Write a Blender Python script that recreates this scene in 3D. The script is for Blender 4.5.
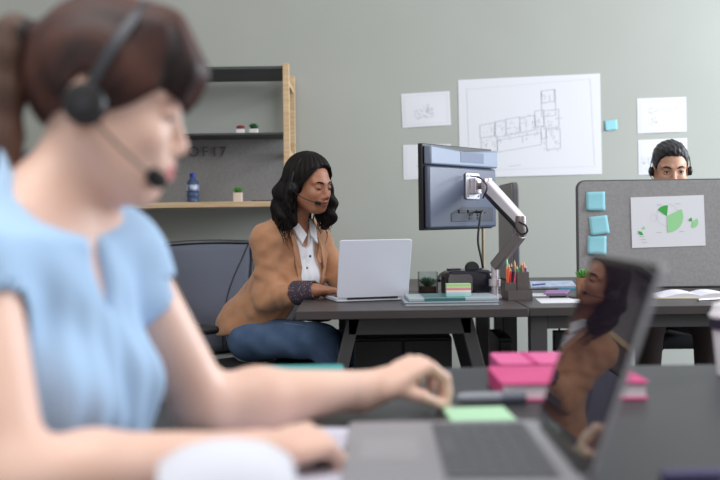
import bpy, math, random
import numpy as np
from mathutils import Matrix, Vector
random.seed(7); np.random.seed(7)
S = bpy.context.scene
for o in list(bpy.data.objects): bpy.data.objects.remove(o)
C = S.collection

# ------------------------------------------------------------------ camera, world, light
ROLL = 0.013; CZ = 1.04; HY = 218
cr, sr = math.cos(ROLL), math.sin(ROLL)
cam = bpy.data.objects.new('camera', bpy.data.cameras.new('camera')); C.objects.link(cam)
cam.data.lens = 50; cam.data.sensor_width = 36; cam.data.sensor_fit = 'HORIZONTAL'
cam.data.shift_y = -22/720; cam.data.clip_start = 0.05
cam.matrix_world = Matrix(((cr, sr, 0, 0), (0, 0, -1, 0), (-sr, cr, 0, CZ), (0, 0, 0, 1)))
cam.data.dof.use_dof = True; cam.data.dof.focus_distance = 3.85; cam.data.dof.aperture_fstop = 2.6
S.camera = cam
S.view_settings.view_transform = 'Standard'; S.view_settings.look = 'None'
S.view_settings.gamma = 1; S.view_settings.use_curve_mapping = False
S.view_settings.exposure = 0.34
w = bpy.data.worlds.new('world'); S.world = w; w.use_nodes = True
w.node_tree.nodes['Background'].inputs[0].default_value = (0.95, 0.94, 0.93, 1)
w.node_tree.nodes['Background'].inputs[1].default_value = 0.56

def area(name, loc, target, sx, sy, power, col):
    l = bpy.data.lights.new(name, 'AREA'); l.shape = 'RECTANGLE'; l.size = sx; l.size_y = sy
    l.energy = power; l.color = col
    o = bpy.data.objects.new(name, l); C.objects.link(o); o.location = loc
    o.rotation_euler = (Vector(target)-Vector(loc)).to_track_quat('-Z', 'Y').to_euler()
    return o
area('window_daylight', (4.3, 3.9, 2.1), (0.9, 4.6, 1.1), 3.2, 2.4, 212, (0.84, 0.92, 1.0))
area('ceiling_panel_light', (-0.3, 0.8, 3.0), (-0.2, 2.4, 0.8), 2.4, 1.6, 38, (1.0, 0.97, 0.94))

# ------------------------------------------------------------------ helpers
def P(px, py, Y):                    # a point of the place at depth Y from the camera
    xc = (px-360)/1000; yc = (HY-py)/1000
    return Vector(((xc*cr+yc*sr)*Y, Y, CZ+(-xc*sr+yc*cr)*Y))
def lin(c):
    return tuple(((v/255)/12.92 if v/255 <= 0.04045 else ((v/255+0.055)/1.055)**2.4) for v in c)
MATS = {}
def mat(name, rgb, rough=0.6, metal=0.0, spec=0.5, var=None, vscale=8, bump=0, bscale=200, stretch=(1, 1, 1),
        alpha=None, trans=0, mask=None, sss=0, sheen=0, ior=None, coat=0):
    if name in MATS: return MATS[name]
    m = bpy.data.materials.new(name); m.use_nodes = True; nt = m.node_tree; N = nt.nodes; L = nt.links
    b = N['Principled BSDF']; col = lin(rgb)+(1,)
    b.inputs['Base Color'].default_value = col; b.inputs['Roughness'].default_value = rough
    b.inputs['Metallic'].default_value = metal; b.inputs['Specular IOR Level'].default_value = spec
    b.inputs['Transmission Weight'].default_value = trans
    if ior: b.inputs['IOR'].default_value = ior
    if coat: b.inputs['Coat Weight'].default_value = coat
    if sss:
        b.inputs['Subsurface Weight'].default_value = sss
        b.inputs['Subsurface Radius'].default_value = (1.0, 0.35, 0.2); b.inputs['Subsurface Scale'].default_value = 0.008
    if sheen: b.inputs['Sheen Weight'].default_value = sheen
    if alpha is not None: b.inputs['Alpha'].default_value = alpha
    tc = N.new('ShaderNodeTexCoord'); mp = N.new('ShaderNodeMapping'); mp.inputs['Scale'].default_value = stretch
    L.new(tc.outputs['Object'], mp.inputs['Vector'])
    last = None
    if var:
        n = N.new('ShaderNodeTexNoise'); n.inputs['Scale'].default_value = vscale; n.inputs['Detail'].default_value = 4
        L.new(mp.outputs[0], n.inputs['Vector'])
        r = N.new('ShaderNodeValToRGB'); r.color_ramp.elements[0].position = 0.35; r.color_ramp.elements[1].position = 0.65
        r.color_ramp.elements[0].color = col; r.color_ramp.elements[1].color = lin(var)+(1,)
        L.new(n.outputs['Fac'], r.inputs[0]); last = r.outputs[0]
    if mask:
        at = N.new('ShaderNodeAttribute'); at.attribute_name = 'mask'
        mx = N.new('ShaderNodeMix'); mx.data_type = 'RGBA'
        if last: L.new(last, mx.inputs[6])
        else: mx.inputs[6].default_value = col
        mx.inputs[7].default_value = lin(mask)+(1,); L.new(at.outputs['Fac'], mx.inputs[0]); last = mx.outputs[2]
    if last: L.new(last, b.inputs['Base Color'])
    if bump:
        n = N.new('ShaderNodeTexNoise'); n.inputs['Scale'].default_value = bscale; n.inputs['Detail'].default_value = 3
        L.new(mp.outputs[0], n.inputs['Vector'])
        bp = N.new('ShaderNodeBump'); bp.inputs['Strength'].default_value = bump; bp.inputs['Distance'].default_value = 0.002
        L.new(n.outputs['Fac'], bp.inputs['Height']); L.new(bp.outputs[0], b.inputs['Normal'])
    MATS[name] = m; return m
def tag(o, label, cat, group=None):
    o['label'] = label; o['category'] = cat
    if group: o['group'] = group
    return o
def thing(name, label, cat, loc=(0, 0, 0), rz=0, group=None):
    o = bpy.data.objects.new(name, None); C.objects.link(o); o.location = loc; o.rotation_euler = (0, 0, rz)
    o.empty_display_size = 0.05
    return tag(o, label, cat, group)
def wmat(o):
    m = o.matrix_basis.copy()
    while o.parent: o = o.parent; m = o.matrix_basis @ m
    return m
def rot(x=0, y=0, z=0):
    return (Matrix.Rotation(z, 4, 'Z') @ Matrix.Rotation(y, 4, 'Y') @ Matrix.Rotation(x, 4, 'X'))
def axes(o, x, y, z):                # frame from origin and three axes
    m = Matrix.Identity(4)
    for i, a in enumerate((x, y, z)):
        for j in range(3): m[j][i] = a[j]
    for j in range(3): m[j][3] = o[j]
    return m
class MB:
    def __init__(s, M=None): s.v = []; s.f = []; s.M = M or Matrix.Identity(4)
    def add(s, vs, fs, M=None):
        n = len(s.v); T = s.M @ M if M is not None else s.M
        s.v += [tuple(T @ Vector(v)) for v in vs]; s.f += [tuple(i+n for i in f) for f in fs]; return s
    def box(s, x0, x1, y0, y1, z0, z1, M=None):
        vs = [(x, y, z) for x in (x0, x1) for y in (y0, y1) for z in (z0, z1)]
        return s.add(vs, [(0, 1, 3, 2), (4, 6, 7, 5), (0, 4, 5, 1), (2, 3, 7, 6), (0, 2, 6, 4), (1, 5, 7, 3)], M)
    def prism(s, poly, z0, z1, M=None):
        n = len(poly)
        vs = [(x, y, z0) for x, y in poly]+[(x, y, z1) for x, y in poly]
        fs = [tuple(range(n))[::-1], tuple(range(n, 2*n))]+[(i, (i+1) % n, (i+1) % n+n, i+n) for i in range(n)]
        return s.add(vs, fs, M)
    def rbox(s, w, d, z0, z1, r, M=None, seg=5, cx=0, cy=0):
        poly = []
        for (sx, sy, a0) in ((1, 1, 0), (-1, 1, 90), (-1, -1, 180), (1, -1, 270)):
            for i in range(seg+1):
                a = math.radians(a0+90*i/seg)
                poly.append((cx+sx*(w/2-r)+r*math.cos(a), cy+sy*(d/2-r)+r*math.sin(a)))
        return s.prism(poly, z0, z1, M)
    def tube(s, pts, r, seg=10, caps=True, M=None):
        pts = [Vector(p) for p in pts]; n = len(pts)
        rs = r if isinstance(r, (list, tuple)) else [r]*n
        vs = []; fs = []; up = None
        for i, p in enumerate(pts):
            d = (pts[min(i+1, n-1)]-pts[max(i-1, 0)]).normalized()
            if up is None: up = d.orthogonal().normalized()
            up = (up-d*up.dot(d)).normalized(); sd = d.cross(up)
            for k in range(seg):
                a = 2*math.pi*k/seg
                vs.append(p+(up*math.cos(a)+sd*math.sin(a))*rs[i])
        for i in range(n-1):
            for k in range(seg):
                k2 = (k+1) % seg
                fs.append((i*seg+k, i*seg+k2, (i+1)*seg+k2, (i+1)*seg+k))
        if caps: fs += [tuple(range(seg))[::-1], tuple(range((n-1)*seg, n*seg))]
        return s.add(vs, fs, M)
    def lathe(s, prof, seg=24, M=None):
        n = len(prof); vs = []; fs = []
        for r, z in prof:
            for k in range(seg):
                a = 2*math.pi*k/seg; vs.append((r*math.cos(a), r*math.sin(a), z))
        for i in range(n-1):
            for k in range(seg):
                k2 = (k+1) % seg
                fs.append((i*seg+k, i*seg+k2, (i+1)*seg+k2, (i+1)*seg+k))
        if prof[0][0] > 0: fs.append(tuple(range(seg))[::-1])
        if prof[-1][0] > 0: fs.append(tuple(range((n-1)*seg, n*seg)))
        return s.add(vs, fs, M)
    def ell(s, c, r, M=None, seg=20, rings=12):
        pr = []
        vs = []; fs = []
        for i in range(rings+1):
            t = math.pi*i/rings
            for k in range(seg):
                a = 2*math.pi*k/seg
                vs.append((c[0]+r[0]*math.sin(t)*math.cos(a), c[1]+r[1]*math.sin(t)*math.sin(a), c[2]-r[2]*math.cos(t)))
        for i in range(rings):
            for k in range(seg):
                k2 = (k+1) % seg; fs.append((i*seg+k, i*seg+k2, (i+1)*seg+k2, (i+1)*seg+k))
        return s.add(vs, fs, M)
    def build(s, name, m, parent=None, bevel=0, world=False, angle=35, bseg=2, mods=()):
        me = bpy.data.meshes.new(name)
        vs = s.v
        if world and parent: I = wmat(parent).inverted(); vs = [tuple(I @ Vector(v)) for v in vs]
        me.from_pydata(vs, [], s.f); me.update()
        import bmesh
        bm = bmesh.new(); bm.from_mesh(me); bmesh.ops.remove_doubles(bm, verts=bm.verts, dist=1e-6)
        bmesh.ops.recalc_face_normals(bm, faces=bm.faces); bm.to_mesh(me); bm.free()
        for p in me.polygons: p.use_smooth = True
        me.set_sharp_from_angle(angle=math.radians(angle))
        me.materials.append(m)
        o = bpy.data.objects.new(name, me); C.objects.link(o)
        if parent: o.parent = parent
        if bevel:
            b = o.modifiers.new('bevel', 'BEVEL'); b.width = bevel; b.segments = bseg; b.limit_method = 'ANGLE'; b.harden_normals = False
        return o
def struct(o): o['kind'] = 'structure'; return o
def copy_tree(o, parent=None, **kw):
    c = o.copy(); C.objects.link(c)
    if parent: c.parent = parent
    for ch in list(o.children): copy_tree(ch, c)
    for k, v in kw.items():
        if k in ('location', 'rotation_euler'): setattr(c, k, v)
        else: c[k] = v
    return c

# ------------------------------------------------------------------ organic surfaces: smooth blends meshed by surface nets
class Field:
    def __init__(s): s.p = []; s.disp = None; s.cut = None
    def ell(s, c, r, R=None, k=0.02, op='u'):
        c = np.array(c, float); r = np.array(r, float); R = np.eye(3) if R is None else np.array(R)
        m = max(r); s.p.append(('e', c, r, R, k, op, c-m, c+m)); return s
    def cap(s, a, b, ra, rb, k=0.02, op='u'):
        a = np.array(a, float); b = np.array(b, float); m = max(ra, rb)
        s.p.append(('c', a, b, (ra, rb), k, op, np.minimum(a, b)-m, np.maximum(a, b)+m)); return s
    def fn(s, f, lo, hi, k=0.01, op='u'):
        s.p.append(('f', f, None, None, k, op, np.array(lo, float), np.array(hi, float))); return s
    def grid(s, lo, hi, h):
        lo = np.array(lo, float); hi = np.array(hi, float)
        n = np.ceil((hi-lo)/h).astype(int)+1
        ax = [(lo[i]+h*np.arange(n[i])).astype(np.float32) for i in range(3)]
        F = np.full(n, 0.2, np.float32)
        for pr in s.p:
            k, op, plo, phi = pr[4:8] if pr[0] != 'c' else pr[4:8]
            i0 = np.maximum(np.floor((plo-k-3*h-lo)/h).astype(int), 0); i1 = np.minimum(np.ceil((phi+k+3*h-lo)/h).astype(int)+1, n)
            if (i0 >= i1).any(): continue
            sl = tuple(slice(i0[i], i1[i]) for i in range(3))
            X = ax[0][sl[0]][:, None, None]; Y = ax[1][sl[1]][None, :, None]; Z = ax[2][sl[2]][None, None, :]
            if pr[0] == 'e':
                c, r, R = pr[1], pr[2], pr[3]; dx, dy, dz = X-c[0], Y-c[1], Z-c[2]
                k0 = 0; k1 = 0
                for i in range(3):
                    q = dx*R[0][i]+dy*R[1][i]+dz*R[2][i]
                    k0 = k0+(q/r[i])**2; k1 = k1+(q/r[i]**2)**2
                k0 = np.sqrt(k0); d = k0*(k0-1)/np.maximum(np.sqrt(k1), 1e-6)
            elif pr[0] == 'c':
                a, b, (ra, rb) = pr[1], pr[2], pr[3]; ba = b-a
                t = np.clip(((X-a[0])*ba[0]+(Y-a[1])*ba[1]+(Z-a[2])*ba[2])/max(float(ba@ba), 1e-9), 0, 1)
                d = np.sqrt((X-a[0]-t*ba[0])**2+(Y-a[1]-t*ba[1])**2+(Z-a[2]-t*ba[2])**2)-(ra+(rb-ra)*t)
            else: d = pr[1](X+0*Y+0*Z, Y+0*X+0*Z, Z+0*X+0*Y)
            A = F[sl]
            if op == 'u':
                hh = np.maximum(k-np.abs(A-d), 0)/k; F[sl] = np.minimum(A, d)-hh*hh*k*0.25
            else:
                d = -d; hh = np.maximum(k-np.abs(A-d), 0)/k; F[sl] = np.maximum(A, d)+hh*hh*k*0.25
        X, Y, Z = np.broadcast_arrays(ax[0][:, None, None], ax[1][None, :, None], ax[2][None, None, :])
        near = np.abs(F) < 0.03
        if s.disp is not None: F[near] += s.disp(X[near], Y[near], Z[near])
        if s.cut is not None: near = np.abs(F) < 0.15; F[near] = np.maximum(F[near], s.cut(X[near], Y[near], Z[near]))
        return F, lo
    def mesh(s, boxes):
        V = []; Q = []; nv = 0
        for bi, (lo, hi, h) in enumerate(boxes):
            F, lo_ = s.grid(lo, hi, h); v, q = nets(F, lo_, h)
            if len(v) == 0: continue
            for (l2, h2, hh) in boxes[bi+1:]:
                c = v[q].mean(1); ins = ((c > np.array(l2)+h) & (c < np.array(h2)-h)).all(1); q = q[~ins]
            V.append(v); Q.append(q+nv); nv += len(v)
        V = np.concatenate(V); Q = np.concatenate(Q)
        u, inv = np.unique(Q, return_inverse=True)
        return V[u], inv.reshape(Q.shape)
def nets(F, lo, h):
    ins = F < 0; s = np.zeros(tuple(np.array(F.shape)-1), np.int8)
    offs = [(i, j, k) for i in (0, 1) for j in (0, 1) for k in (0, 1)]
    nx, ny, nz = F.shape
    for (i, j, k) in offs: s += ins[i:nx-1+i, j:ny-1+j, k:nz-1+k]
    mask = (s > 0) & (s < 8); cells = np.argwhere(mask)
    if len(cells) == 0: return np.zeros((0, 3)), np.zeros((0, 4), int)
    idx = np.full(mask.shape, -1, np.int64); idx[mask] = np.arange(len(cells))
    cv = np.stack([F[cells[:, 0]+i, cells[:, 1]+j, cells[:, 2]+k] for (i, j, k) in offs], 1)
    pos = np.zeros((len(cells), 3)); cnt = np.zeros(len(cells))
    O = np.array(offs, float)
    for a in range(8):
        for b in range(a+1, 8):
            if abs(O[a]-O[b]).sum() != 1: continue
            fa, fb = cv[:, a], cv[:, b]; cr_ = (fa < 0) != (fb < 0)
            t = np.where(cr_, fa/np.where(cr_, fa-fb, 1), 0)
            pos += np.where(cr_[:, None], O[a]+(O[b]-O[a])*t[:, None], 0); cnt += cr_
    v = np.array(lo)+h*(cells+pos/cnt[:, None]); quads = []
    for ax_ in range(3):
        o1, o2 = [(1, 2), (2, 0), (0, 1)][ax_]
        A = [slice(None)]*3; B = [slice(None)]*3; A[ax_] = slice(0, -1); B[ax_] = slice(1, None)
        d = ins[tuple(A)].astype(np.int8)-ins[tuple(B)].astype(np.int8)
        e = np.argwhere(d != 0); sg = d[tuple(e.T)]
        ok = (e[:, o1] > 0) & (e[:, o2] > 0) & (e[:, o1] < F.shape[o1]-1) & (e[:, o2] < F.shape[o2]-1)
        e = e[ok]; sg = sg[ok]
        def at(a, b):
            c = e.copy(); c[:, o1] -= a; c[:, o2] -= b; return idx[tuple(c.T)]
        q = np.stack([at(1, 1), at(0, 1), at(0, 0), at(1, 0)], 1)
        q[sg < 0] = q[sg < 0][:, ::-1]; quads.append(q)
    return v, np.concatenate(quads)
def field_obj(name, field, boxes, m, parent, maskfn=None, smooth=1):
    V, Q = field.mesh(boxes); I = np.array(wmat(parent).inverted()) if parent else np.eye(4)
    mk = maskfn(V) if maskfn else None
    Vl = V @ I[:3, :3].T+I[:3, 3]
    me = bpy.data.meshes.new(name); me.from_pydata(Vl.tolist(), [], Q.tolist()); me.update()
    for p in me.polygons: p.use_smooth = True
    if mk is not None:
        a = me.attributes.new('mask', 'FLOAT', 'POINT'); a.data.foreach_set('value', mk.astype(np.float32))
    me.materials.append(m); o = bpy.data.objects.new(name, me); C.objects.link(o)
    if parent: o.parent = parent
    if smooth:
        sm = o.modifiers.new('smooth', 'SMOOTH'); sm.iterations = smooth; sm.factor = 0.5
    return o
def nrm(v): v = np.array(v, float); return v/np.linalg.norm(v)
class Fr:                            # a frame: forward X, left Y, up Z, with a size along each
    def __init__(s, o, yaw, pitch=0, roll=0, sc=(1, 1, 1)):
        s.o = np.array(o, float); s.sc = np.array(sc, float)
        R = Matrix.Rotation(yaw, 3, 'Z') @ Matrix.Rotation(pitch, 3, 'Y') @ Matrix.Rotation(roll, 3, 'X')
        s.R = np.array(R)
    def __call__(s, x, y, z): return s.o+s.R @ (s.sc*np.array((x, y, z)))
    def r(s, *r): return np.array(r)*s.sc
    def loc(s, X, Y, Z):
        dx, dy, dz = X-s.o[0], Y-s.o[1], Z-s.o[2]
        return [(dx*s.R[0][i]+dy*s.R[1][i]+dz*s.R[2][i])/s.sc[i] for i in range(3)]

def head_field(F, H, male=False, ears=True, slit=.0036, ex=0):
    e = lambda c, r, k=0.02, op='u': F.ell(H(*c), H.r(*r), H.R, k, op)
    g = H.sc.mean()
    e((-.012, 0, .034), (.094, .073, .078)); e((.028, 0, -.028), (.058, .056, .078), .03)
    j = 1.1 if male else 1
    e((.034, 0, -.068), (.046, .046*j, .04), .03); e((.068, 0, -.096), (.016, .018*j, .015), .025)
    for s_ in (1, -1):
        e((.056, .034*s_, -.030), (.026, .022, .022), .025)
        F.cap(H(.080, .012*s_, .021), H(.066, .046*s_, .022), .009*g*j, .008*g, .014)
        F.cap(H(0, .050*s_, -.05), H(.055, .028*s_, -.092), .02*g*j, .014*g, .03)
        e((.1, .031*s_, -.001), (.014, .019, .014), .012, 's')
        e((.0725, .031*s_, -.001), (.0145, .0148, .0138), .003)
        e((.0915, .0315*s_, -.0035+(slit-.0036)), (.0125, .0125, slit), .002, 's')
        if ears:
            e((-.004+ex, .074*s_, -.008), (.018, .009, .031), .006); e((.0+ex, .085*s_, -.006), (.010, .008, .018), .006, 's')
    F.cap(H(.082, 0, .012), H(.1, 0, -.028), .0075*g, .0095*g, .012); e((.102, 0, -.035), (.011, .0105, .0095), .008)
    for s_ in (1, -1): e((.094, .012*s_, -.039), (.0095, .0075, .0075), .005)
    e((.078, 0, -.062), (.017, .028, .018), .02)
    for s_ in (1, -1):
        F.cap(H(.083, .022*s_, -.0655), H(.0965, .004*s_, -.0605), .0035*g, .0058*g, .004)
        F.cap(H(.083, .020*s_, -.0675), H(.0945, .002*s_, -.0715), .0035*g, .0068*g, .004)
    F.cap(H(.088, .021, -.066), H(.102, 0, -.066), .0009, .0009, .003, 's'); F.cap(H(.088, -.021, -.066), H(.102, 0, -.066), .0009, .0009, .003, 's')
def lipmask(H):
    def f(V):
        x, y, z = H.loc(V[:, 0], V[:, 1], V[:, 2])
        return np.clip(1.3-np.sqrt(((x-.092)/.016)**2+(y/.023)**2+((z+.066)/.0115)**2)**3*1.1, 0, 1)
    return f
def eyes(parent, H, tone=(40, 25, 20), look=-0.35):
    for s_ in (1, -1):
        eb = MB().ell((0, 0, 0), (.0124,)*3, seg=24, rings=16)
        o = MB(axes(H(.0728, .031*s_, -.001), *(H.R.T))).add(eb.v, eb.f).build('eyeball', mat('eye_white', (196, 186, 180), .25), parent, world=True)
        a = MB(axes(H(.0728, .031*s_, -.001), *(H.R.T)))
        a.ell((.0072, 0, 0), (.0058, .0070, .0070), rot(0, -look, 0), seg=16, rings=10)
        a.build('iris', mat('iris_dark', tone, .15), o, world=True)
def brows(parent, H, m, th=.0035):
    for s_ in (1, -1):
        b = MB()
        b.tube([H(.0885, .012*s_, .017), H(.088, .022*s_, .0225), H(.082, .036*s_, .0245), H(.071, .049*s_, .018)], [th*.8, th, th*.9, th*.3], 8)
        b.build('eyebrow', m, parent, world=True)

def torso_field(F, T, g=0, bust=1, hips=None, sh=.165):
    e = lambda c, r, k=0.05, op='u': F.ell(T(*c), T.r(*r)+g, T.R, k, op)
    e((0, 0, -.10), (.078, .13, .09)); e((.005, 0, -.21), (.098, .135, .13)); e((.0, 0, -.34), (.088, .122, .12))
    for s_ in (1, -1):
        F.cap(T(-.012, .03*s_, -.005), T(-.005, sh*s_, -.055), .040+g, .047+g, .05)
        if bust: e((.075, .066*s_, -.205), (.052*bust, .056, .056), .04)
def arm_field(F, sh, el, wr, g=0, r=(.046, .038, .036, .024)):
    F.cap(sh, el, r[0]+g, r[1]+g, .02); m = np.array(el)+(np.array(wr)-np.array(el))*.3
    F.cap(el, m, r[2]+g, r[2]+.002+g, .02); F.cap(m, wr, r[2]+.002+g, r[3]+g, .02)
def hand_field(F, W, fwd, dorsal, side, curls, thumb, sc=1.0):
    # W wrist, fwd to the fingers, dorsal = back of the hand, side +1 thumb at +Y of the frame
    x = nrm(fwd); z = np.array(dorsal, float); z = nrm(z-x*(z@x)); y = np.cross(z, x)
    R = np.stack([x, y, z], 1); W = np.array(W, float)
    L = lambda a, b, c: W+R @ (np.array((a, b*side, c))*sc)
    F.cap(L(-.03, 0, 0), L(.02, 0, 0), .0235*sc, .021*sc, .015)
    F.ell(L(.03, 0, 0), np.array((.035, .029, .015))*sc, R, .015); F.ell(L(.058, 0, .001), np.array((.034, .037, .0135))*sc, R, .015)
    F.ell(L(.028, .022, -.007), np.array((.028, .014, .013))*sc, R, .012)
    tips = []
    for i, (by, ln) in enumerate(((.030, .068), (.010, .078), (-.010, .072), (-.028, .057))):
        c = curls[i]; p = L(.086-.006*(i == 3)-.002*(i == 0), by, .001); a = 0; spread = (1.5-i)*.06
        F.cap(L(.055, by*.8, .003), p, .0095*sc, .0095*sc, .008)
        for q, (fr, rr) in enumerate(((.45, .0088), (.31, .0080), (.24, .0070))):
            a += c[q]; d = R @ np.array((math.cos(a)*math.cos(spread), math.sin(spread)*side, -math.sin(a)))
            p2 = p+d*ln*fr*sc; F.cap(p, p2, rr*sc, (rr-.0008)*sc, .003); p = p2
        tips.append(p)
    p = L(*thumb[0])
    for a_, rr in zip(thumb[1:], (.0115, .0095, .0085)):
        p2 = L(*a_); F.cap(p, p2, rr*sc, (rr-.0012)*sc, .005); p = p2
    return tips

def neck(F, H, T, r=.047):
    a = H(-.022, 0, -.045); b = T(-.012, 0, -.02); F.cap(a, b, r, r+.006, .025)
def headset(H, label, off_y=.082, mic_to=None, side=-1, band=True, cup=1.0, gap=.106, two=True, tilt=0, dx=0, bw=.008, mic=1.0):
    root = thing('headset', label, 'headset', tuple(H(0, 0, 0)))
    blk = mat('headset_plastic', (26, 26, 30), .38); pad = mat('headset_foam', (18, 18, 20), .85, bump=.3)
    M = axes(H.o, *H.R.T)
    if band:
        b = MB(M); pts = []
        for i in range(25):
            a = math.radians(-12+204*i/24); rr = off_y+.006
            pts.append((-.004, rr*math.cos(a)*(-1), .005+gap*math.sin(a)+.012*math.sin(a)))
        n = len(pts); vs = []; fs = []
        for i, p in enumerate(pts):
            c = Vector((0, p[1], p[2])).normalized()
            for (ex, dr) in ((-bw, 0), (bw, 0), (bw, .0035), (-bw, .0035)):
                q = Vector(p)+Vector((ex, 0, 0))+c*dr
                q = Matrix.Translation((dx, 0, -.012)) @ Matrix.Rotation(tilt, 4, 'Y') @ Matrix.Translation((0, 0, .012)) @ q; vs.append(tuple(q))
        for i in range(n-1):
            for k in range(4): fs.append((i*4+k, i*4+(k+1) % 4, (i+1)*4+(k+1) % 4, (i+1)*4+k))
        fs += [(3, 2, 1, 0), (4*n-4, 4*n-3, 4*n-2, 4*n-1)]
        b.add(vs, fs); b.build('headband', mat('headset_band', (60, 62, 68), .35, metal=.5), root, world=True, bevel=.001)
    for s_ in ((side, -side) if two else (side,)):
        A = M @ Matrix.Translation((dx, s_*(off_y-.006), -.012)) @ Matrix.Rotation(-s_*math.pi/2, 4, 'X') @ Matrix.Scale(cup, 4)
        c = MB(A); c.lathe([(.0, .010), (.020, .010), (.028, .013), (.030, .020), (.027, .026), (.018, .029), (.008, .030), (0, .030)], 28)
        c.build('ear_cup', blk, root, world=True)
        c = MB(A); c.lathe([(.0, 0), (.024, 0), (.030, .004), (.031, .009), (.028, .0125), (0, .0125)], 28)
        c.build('ear_cushion', pad, root, world=True)
        c = MB(A); c.lathe([(.0, .030), (.011, .030), (.010, .032), (0, .032)], 20)
        c.build('cup_badge', mat('headset_band', (60, 62, 68), .35), root, world=True)
    s_ = side; a = H(dx, s_*(off_y+.014), -.018); tip = H(*mic_to)
    mid = H(mic_to[0]*.55, s_*(off_y+.010), (mic_to[2]-.018)*.5-.012)
    pts = []
    for i in range(15):
        t = i/14; pts.append(a*(1-t)**2+mid*2*t*(1-t)+tip*t*t)
    MB().tube(pts, .0016, 8).build('microphone_boom', blk, root, world=True)
    d = nrm(pts[-1]-pts[-2])
    MB().tube([tip-d*.006, tip-d*.002, tip+d*.012, tip+d*.018, tip+d*.020], [.003*mic, .0062*mic, .0068*mic, .005*mic, .001], 12).build('microphone', pad, root, world=True)
    return root
def hair_strands(mb, curves, r0, seg=5):
    for pts in curves:
        n = len(pts); mb.tube(pts, [r0*(1-.75*(i/(n-1))**2) for i in range(n)], seg)

# materials shared
plastic_black = mat('black_plastic', (24, 24, 27), .45)
metal_dark = mat('dark_powder_metal', (64, 62, 64), .5)
paper = mat('white_paper', (218, 218, 223), .85)
oak = mat('pale_oak', (214, 184, 146), .6, var=(196, 164, 124), vscale=6, stretch=(1, 1, 12), bump=.1)
oak_h = mat('pale_oak_board', (210, 184, 150), .6, var=(192, 162, 126), vscale=6, stretch=(1, 12, 12))
desk_m = mat('dark_desk_laminate', (66, 60, 60), .42, var=(58, 53, 54), vscale=5, stretch=(1, 14, 1))
desk_e = mat('dark_desk_edge', (50, 46, 46), .5)
wall_m = mat('sage_wall_paint', (170, 172, 165), .9, var=(167, 169, 162), vscale=2, bump=.05, bscale=300)
floor_m = mat('grey_carpet', (105, 108, 112), .95, var=(96, 98, 103), vscale=120, bump=.3)

# ------------------------------------------------------------------ the room
WY = 6.0
struct(MB().box(-4, 5, -1.5, WY+.1, -.1, 0).build('floor', floor_m))
struct(MB().box(-4, 5, WY, WY+.1, 0, 3.2).build('wall_back', wall_m))
struct(MB().box(-4.1, -4, -1.5, WY+.1, 0, 3.2).build('wall_left', wall_m))
struct(MB().box(-4, 5, WY-.015, WY, 0, .09).build('baseboard_back', mat('white_trim', (190, 192, 194), .6), bevel=.003))

# ------------------------------------------------------------------ shelving unit
SY0, SY1 = 5.45, 5.97
a = P(66, 200, SY0).x; b_ = P(290.5, 200, SY0).x
zt = P(250, 66, SY0).z; zm = P(250, 132.5, SY0).z; zl = P(200, 202, SY0).z; zb = P(200, 267, SY0).z
sh = thing('shelving_unit', 'tall oak framed shelving unit with dark boards against the wall, behind the seated woman', 'shelf', (a, SY1, 0))
dk = mat('shelf_board_dark', (66, 68, 70), .55, var=(60, 62, 64), vscale=10)
dkp = mat('grey_felt_panel', (136, 135, 134), .95, var=(128, 127, 127), vscale=60, bump=.5, bscale=400)
for x0 in (a, b_-.034):
    for y0 in (SY0, SY1-.04):
        MB().box(x0, x0+.034, y0, y0+.04, 0, zt+.012).build('post', oak, sh, world=True, bevel=.002)
    for z in (.25, zb-.1, zl-.03, zm-.12, zt-.09):
        MB().box(x0+.008, x0+.026, SY0+.04, SY1-.04, z, z+.03).build('rung', oak, sh, world=True, bevel=.001)
for z, th in ((zt, .016), (zm, .012), (zb, .02)):
    MB().box(a+.034, b_-.034, SY0+.008, SY1-.012, z-th, z).build('shelf_board', dk, sh, world=True, bevel=.002)
MB().box(a+.036, b_-.036, SY0+.003, SY1-.012, zl-.03, zl).build('shelf_board', oak_h, sh, world=True, bevel=.002)
MB().box(a+.034, b_-.034, SY0+.30, SY0+.312, zl, zm-.012).build('back_panel', dkp, sh, world=True)
zq = P(200, 293, SY0).z
MB().box(a+.034, b_-.034, SY0+.01, SY0+.03, .30, zq).build('lower_panel', mat('shelf_lower_panel', (88, 90, 94), .7), sh, world=True)
# raised letters on the panel
def text_mesh(txt, size, M, name, m, parent, ext=.002, font=None):
    cu = bpy.data.curves.new(name, 'FONT'); cu.body = txt; cu.size = size; cu.extrude = ext; cu.align_x = 'LEFT'; cu.space_character = 1.35
    o = bpy.data.objects.new(name, cu); C.objects.link(o)
    dg = bpy.context.evaluated_depsgraph_get(); me = bpy.data.meshes.new_from_object(o.evaluated_get(dg))
    bpy.data.objects.remove(o); bpy.data.curves.remove(cu)
    T = wmat(parent).inverted() @ M if parent else M
    me.transform(T); me.materials.clear(); me.materials.append(m)
    ob = bpy.data.objects.new(name, me); C.objects.link(ob)
    if parent: ob.parent = parent
    return ob
px_l = [(188, 'O'), (202, 'F'), (213, 'I'), (219.5, '7')]
for px_, ch in px_l:
    p = P(px_, 156.5, SY0+.297)
    text_mesh(ch, .082, axes(p, (1, 0, 0), (0, 0, 1), (0, -1, 0)), 'raised_letter', mat('letter_grey', (88, 87, 88), .8), sh, .004)

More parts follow.
